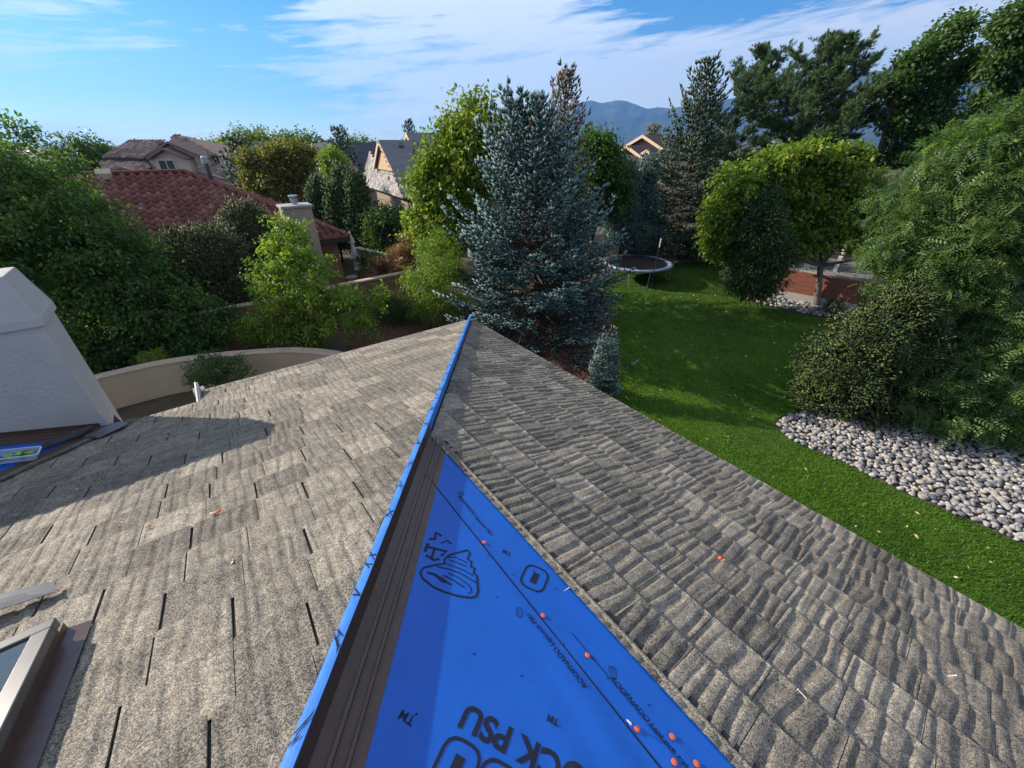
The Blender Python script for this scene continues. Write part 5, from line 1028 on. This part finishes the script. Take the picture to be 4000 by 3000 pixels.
# raised brick terrace with glass rail, posts and the dark house behind it
ter = thing('neighbour_house', (19, 21, 0), 'shaded neighbouring house with raised brick terrace, glass rail and white posts', 'house')
w0, w1 = np.array([12.9, 19.2, 0]), np.array([19.5, 13.2, 0]); wd = unit(w1 - w0); wn = np.array([-wd[1], wd[0], 0]); wn = wn if wn[1] > 0 else -wn; wl_ = float(np.linalg.norm(w1 - w0))
MB().box(w0 - wn * .04, wd * wl_, wn * .34, ZZ * .40).build('concrete_footing', 'concrete', ter)
bw = MB().box(w0 + ZZ * .40, wd * wl_, wn * .3, ZZ * .95).build('brick_wall', 'brick_red', ter)
m, nt_, b_, lk_ = new_mat('brickwork'); tcn = N(nt_, 'ShaderNodeTexCoord'); mp = N(nt_, 'ShaderNodeMapping'); mp.inputs['Rotation'].default_value = (0, 0, -math.atan2(wd[1], wd[0])); lk_(tcn.outputs['Object'], mp.inputs[0]); sp3 = N(nt_, 'ShaderNodeSeparateXYZ'); lk_(mp.outputs[0], sp3.inputs[0]); cm = N(nt_, 'ShaderNodeCombineXYZ'); lk_(sp3.outputs[0], cm.inputs[0]); lk_(sp3.outputs[2], cm.inputs[1])
bk = N(nt_, 'ShaderNodeTexBrick', i_Scale=1.0, i_Mortar_Size=.008, i_Brick_Width=.30, i_Row_Height=.055); bk.inputs['Color1'].default_value = (.30, .085, .045, 1); bk.inputs['Color2'].default_value = (.19, .055, .035, 1); bk.inputs['Mortar'].default_value = (.12, .07, .05, 1); lk_(cm.outputs[0], bk.inputs['Vector']); lk_(bk.outputs[0], b_.inputs['Base Color']); b_.inputs['Roughness'].default_value = .9; bw.data.materials[0] = m
MB().prism([w0 + wn * .3, w1 + wn * .3, w1 + wn * 9, w0 + wn * 9], ZZ * 1.30).build('terrace_floor', 'concrete', ter)
for i in range(5):
    p = w0 + wd * (1.35 * i + .9) + wn * .15 + ZZ * 1.35; MB().box(p - wd * .02, wd * .04, wn * .04, ZZ * .95).build('rail_post', 'galvanised', ter)
    if i < 4: MB().box(p + wd * .05 + ZZ * .08, wd * 1.25, wn * .012, ZZ * .80).build('glass_panel', 'rail_glass', ter)
MB().box(w0 + wd * .85 + wn * .14 + ZZ * 2.30, wd * 5.5, wn * .06, ZZ * .045).build('hand_rail', 'galvanised', ter)
for k_ in (1.9, 4.9): p = w0 + wd * k_ + wn * 1.6 + ZZ * 1.3; MB().box(p, wd * .16, wn * .16, ZZ * 2.6).build('porch_post', 'white_trim', ter)
MB().prism([w0 + wn * 1.2 - wd * .5 + ZZ * 3.9, w1 + wn * 1.2 + ZZ * 3.9, w1 + wn * 5 + ZZ * 5.3, w0 + wn * 5 - wd * .5 + ZZ * 5.3], ZZ * .18).build('porch_roof', 'brown_roof', ter)
MB().prism([w0 + wn * 4.6 - wd * .2, w1 + wn * 4.6, w1 + wn * 10, w0 + wn * 10 - wd * .2], ZZ * 4.6).build('wall', 'dark_wall', ter)
window(ter, w0 + wd * 3 + wn * 4.58 + ZZ * 2.5, wd, 1.4, 1.3, -wn); gl = MB().lathe(w0 + wd * 4.3 + wn * 1.0 + ZZ * 1.3, [(.25, 0), (.3, .3), (.38, .35), (.40, .55), (.3, .75), (.1, .8)], 14).build('patio_pot', 'pot', ter)

# ------------------------------------------------------------------ stones, chips, leaves, grass
def stones(bed, poly, sp, seed, near, label):
    r = np.random.default_rng(seed); xs = np.array(poly); x0, y0 = xs.min(0); x1, y1 = xs.max(0); P = []
    gx, gy = np.meshgrid(np.arange(x0, x1, sp), np.arange(y0, y1, sp * .8)); P = np.stack([gx.ravel(), gy.ravel()], 1) + r.uniform(-.45, .45, (gx.size, 2)) * sp
    P = P[in_poly(P, poly)]; d = np.linalg.norm(P, axis=1); size = r.uniform(.55, 1.35, len(P)) * sp * .62; vis = -size / d; o = np.argsort(vis)
    th = np.linspace(0, math.pi, 5); k = 8; base = [(0, 0, 1.)] + [(math.sin(t) * math.cos(6.2832 * j / k), math.sin(t) * math.sin(6.2832 * j / k), math.cos(t)) for t in th[1:-1] for j in range(k)] + [(0, 0, -1.)]
    B = np.array(base); Fb = [(0, 1 + j, 1 + (j + 1) % k) for j in range(k)] + [t for q in range(2) for j in range(k) for t in ((1 + q * k + j, 1 + (q + 1) * k + j, 1 + (q + 1) * k + (j + 1) % k), (1 + q * k + j, 1 + (q + 1) * k + (j + 1) % k, 1 + q * k + (j + 1) % k))] + [(25, 17 + (j + 1) % k, 17 + j) for j in range(k)]; Fb = np.array(Fb)
    vari = []
    for q in range(14):
        w = 1 + .16 * wob(B + q * 2.7, 1.8); V = B * w[:, None] * [r.uniform(.8, 1.25), r.uniform(.6, .9), r.uniform(.40, .6)]; vari.append(V)
    meshes = []
    for q, V in enumerate(vari):
        me = bpy.data.meshes.new('stone'); me.from_pydata([tuple(v) for v in V], [], [tuple(f) for f in Fb]); me.materials.append(MATS['river_stone']); a = me.attributes.new('rnd', 'FLOAT', 'POINT'); a.data.foreach_set('value', np.full(len(V), (q * .381) % 1, np.float32)); me.polygons.foreach_set('use_smooth', np.ones(len(Fb), bool)); meshes.append(me)
    acc = Acc()
    for j, i in enumerate(o):
        s_ = size[i]; q = r.integers(14); rot = r.uniform(0, 6.28); z = .012 + s_ * .38 + r.uniform(0, .03); tl = r.normal(size=2) * .18
        if j < near:
            ob = bpy.data.objects.new('stone', meshes[q]); COL.objects.link(ob); ob.parent = bed; ob.location = (P[i, 0], P[i, 1], z); ob.scale = (s_, s_, s_); ob.rotation_euler = (tl[0], tl[1], rot)
        else:
            V = vari[q] * s_; c, s2 = math.cos(rot), math.sin(rot); V = np.stack([V[:, 0] * c - V[:, 1] * s2, V[:, 0] * s2 + V[:, 1] * c, V[:, 2] + tl[0] * V[:, 0] + tl[1] * V[:, 1]], 1) + [P[i, 0], P[i, 1], z]; acc.add(V, Fb, np.full(len(V), r.random()))
    V, Fc, rv = acc.get(); npmesh('stone_field', V, Fc, 'river_stone', bed, True, rv)['kind'] = 'stuff'
stones(bed1, BED1, .110, 61, 230, ''); stones(bed2, BED2, .16, 62, 70, '')
def scatter(name, poly, n, L, Wd, mat, seed, z=.01, flat=.25):
    r = np.random.default_rng(seed); xs = np.array(poly); P = r.uniform(xs.min(0), xs.max(0), (n * 3, 2)); P = P[in_poly(P, poly)][:n]; m = len(P); acc = Acc(); C = np.concatenate([P, np.full((m, 1), z) + r.random((m, 1)) * .02], 1)
    A = unit(r.normal(size=(m, 3)) * [1, 1, flat]); leaf_quads(C, A, np.tile(ZZ, (m, 1)) + r.normal(size=(m, 3)) * flat, L * r.uniform(.5, 1.4, m), Wd * r.uniform(.6, 1.3, m), r.random(m), acc, .12); V, Fc, rv = acc.get()
    return tag(npmesh(name, V, Fc, mat, None, False, rv), kind='stuff')
scatter('bark_mulch', MULCH, 26000, .10, .035, 'bark_chip', 63)
leafpoly = [p for p in LAWN]; scatter('fallen_leaves', leafpoly, 520, .075, .05, 'dry_leaf', 64, .05, .35)
def grass(poly, n, seed):
    r = np.random.default_rng(seed); xs = np.array(poly); x0, x1 = xs.min(0), xs.max(0); P = r.uniform(x0, x1, (n * 4, 2)); P = P[in_poly(P, poly)]; dd = np.linalg.norm(P, axis=1); P = P[r.random(len(P)) < np.clip(9 / dd, .35, 1)][:n]; P = P[(P @ D2[:2] > 4.3) | (P @ D1[:2] > 7.6)]; m = len(P)
    C = np.concatenate([P, np.full((m, 1), .004)], 1); a = r.uniform(0, 6.28, m); s_ = np.stack([np.cos(a), np.sin(a), 0 * a], 1) * r.uniform(.006, .011, (m, 1)); h = r.uniform(.035, .075, (m, 1)) * (1 + .25 * wob(C, 1.1)[:, None]); tip = C + ZZ * h + r.normal(size=(m, 3)) * [.02, .02, 0]
    V = np.stack([C - s_, C + s_, tip], 1).reshape(-1, 3); pv_ = wob(C, .9) * .20 + wob(C, .35) * .14 + wob(C, 4.) * .14 + .42 + r.normal(size=m) * .18
    return tag(npmesh('grass', V, np.arange(m * 3).reshape(-1, 3), 'grass_blade', None, False, np.repeat(pv_, 3)), kind='stuff')
grass(LAWN, 260000, 65)

# ------------------------------------------------------------------ air
m = bpy.data.materials.new('air'); m.use_nodes = True; nt = m.node_tree; nt.nodes.clear(); pv = nt.nodes.new('ShaderNodeVolumePrincipled'); pv.inputs['Density'].default_value = 8.5e-5; pv.inputs['Color'].default_value = (.20, .48, 1.0, 1); pv.inputs['Anisotropy'].default_value = .25
nt.links.new(pv.outputs[0], nt.nodes.new('ShaderNodeOutputMaterial').inputs['Volume']); MATS['air'] = m
hz = MB().box((-13500, -13500, -3), (27000, 0, 0), (0, 27000, 0), (0, 0, 1900)).build('haze', 'air'); hz['kind'] = 'stuff'
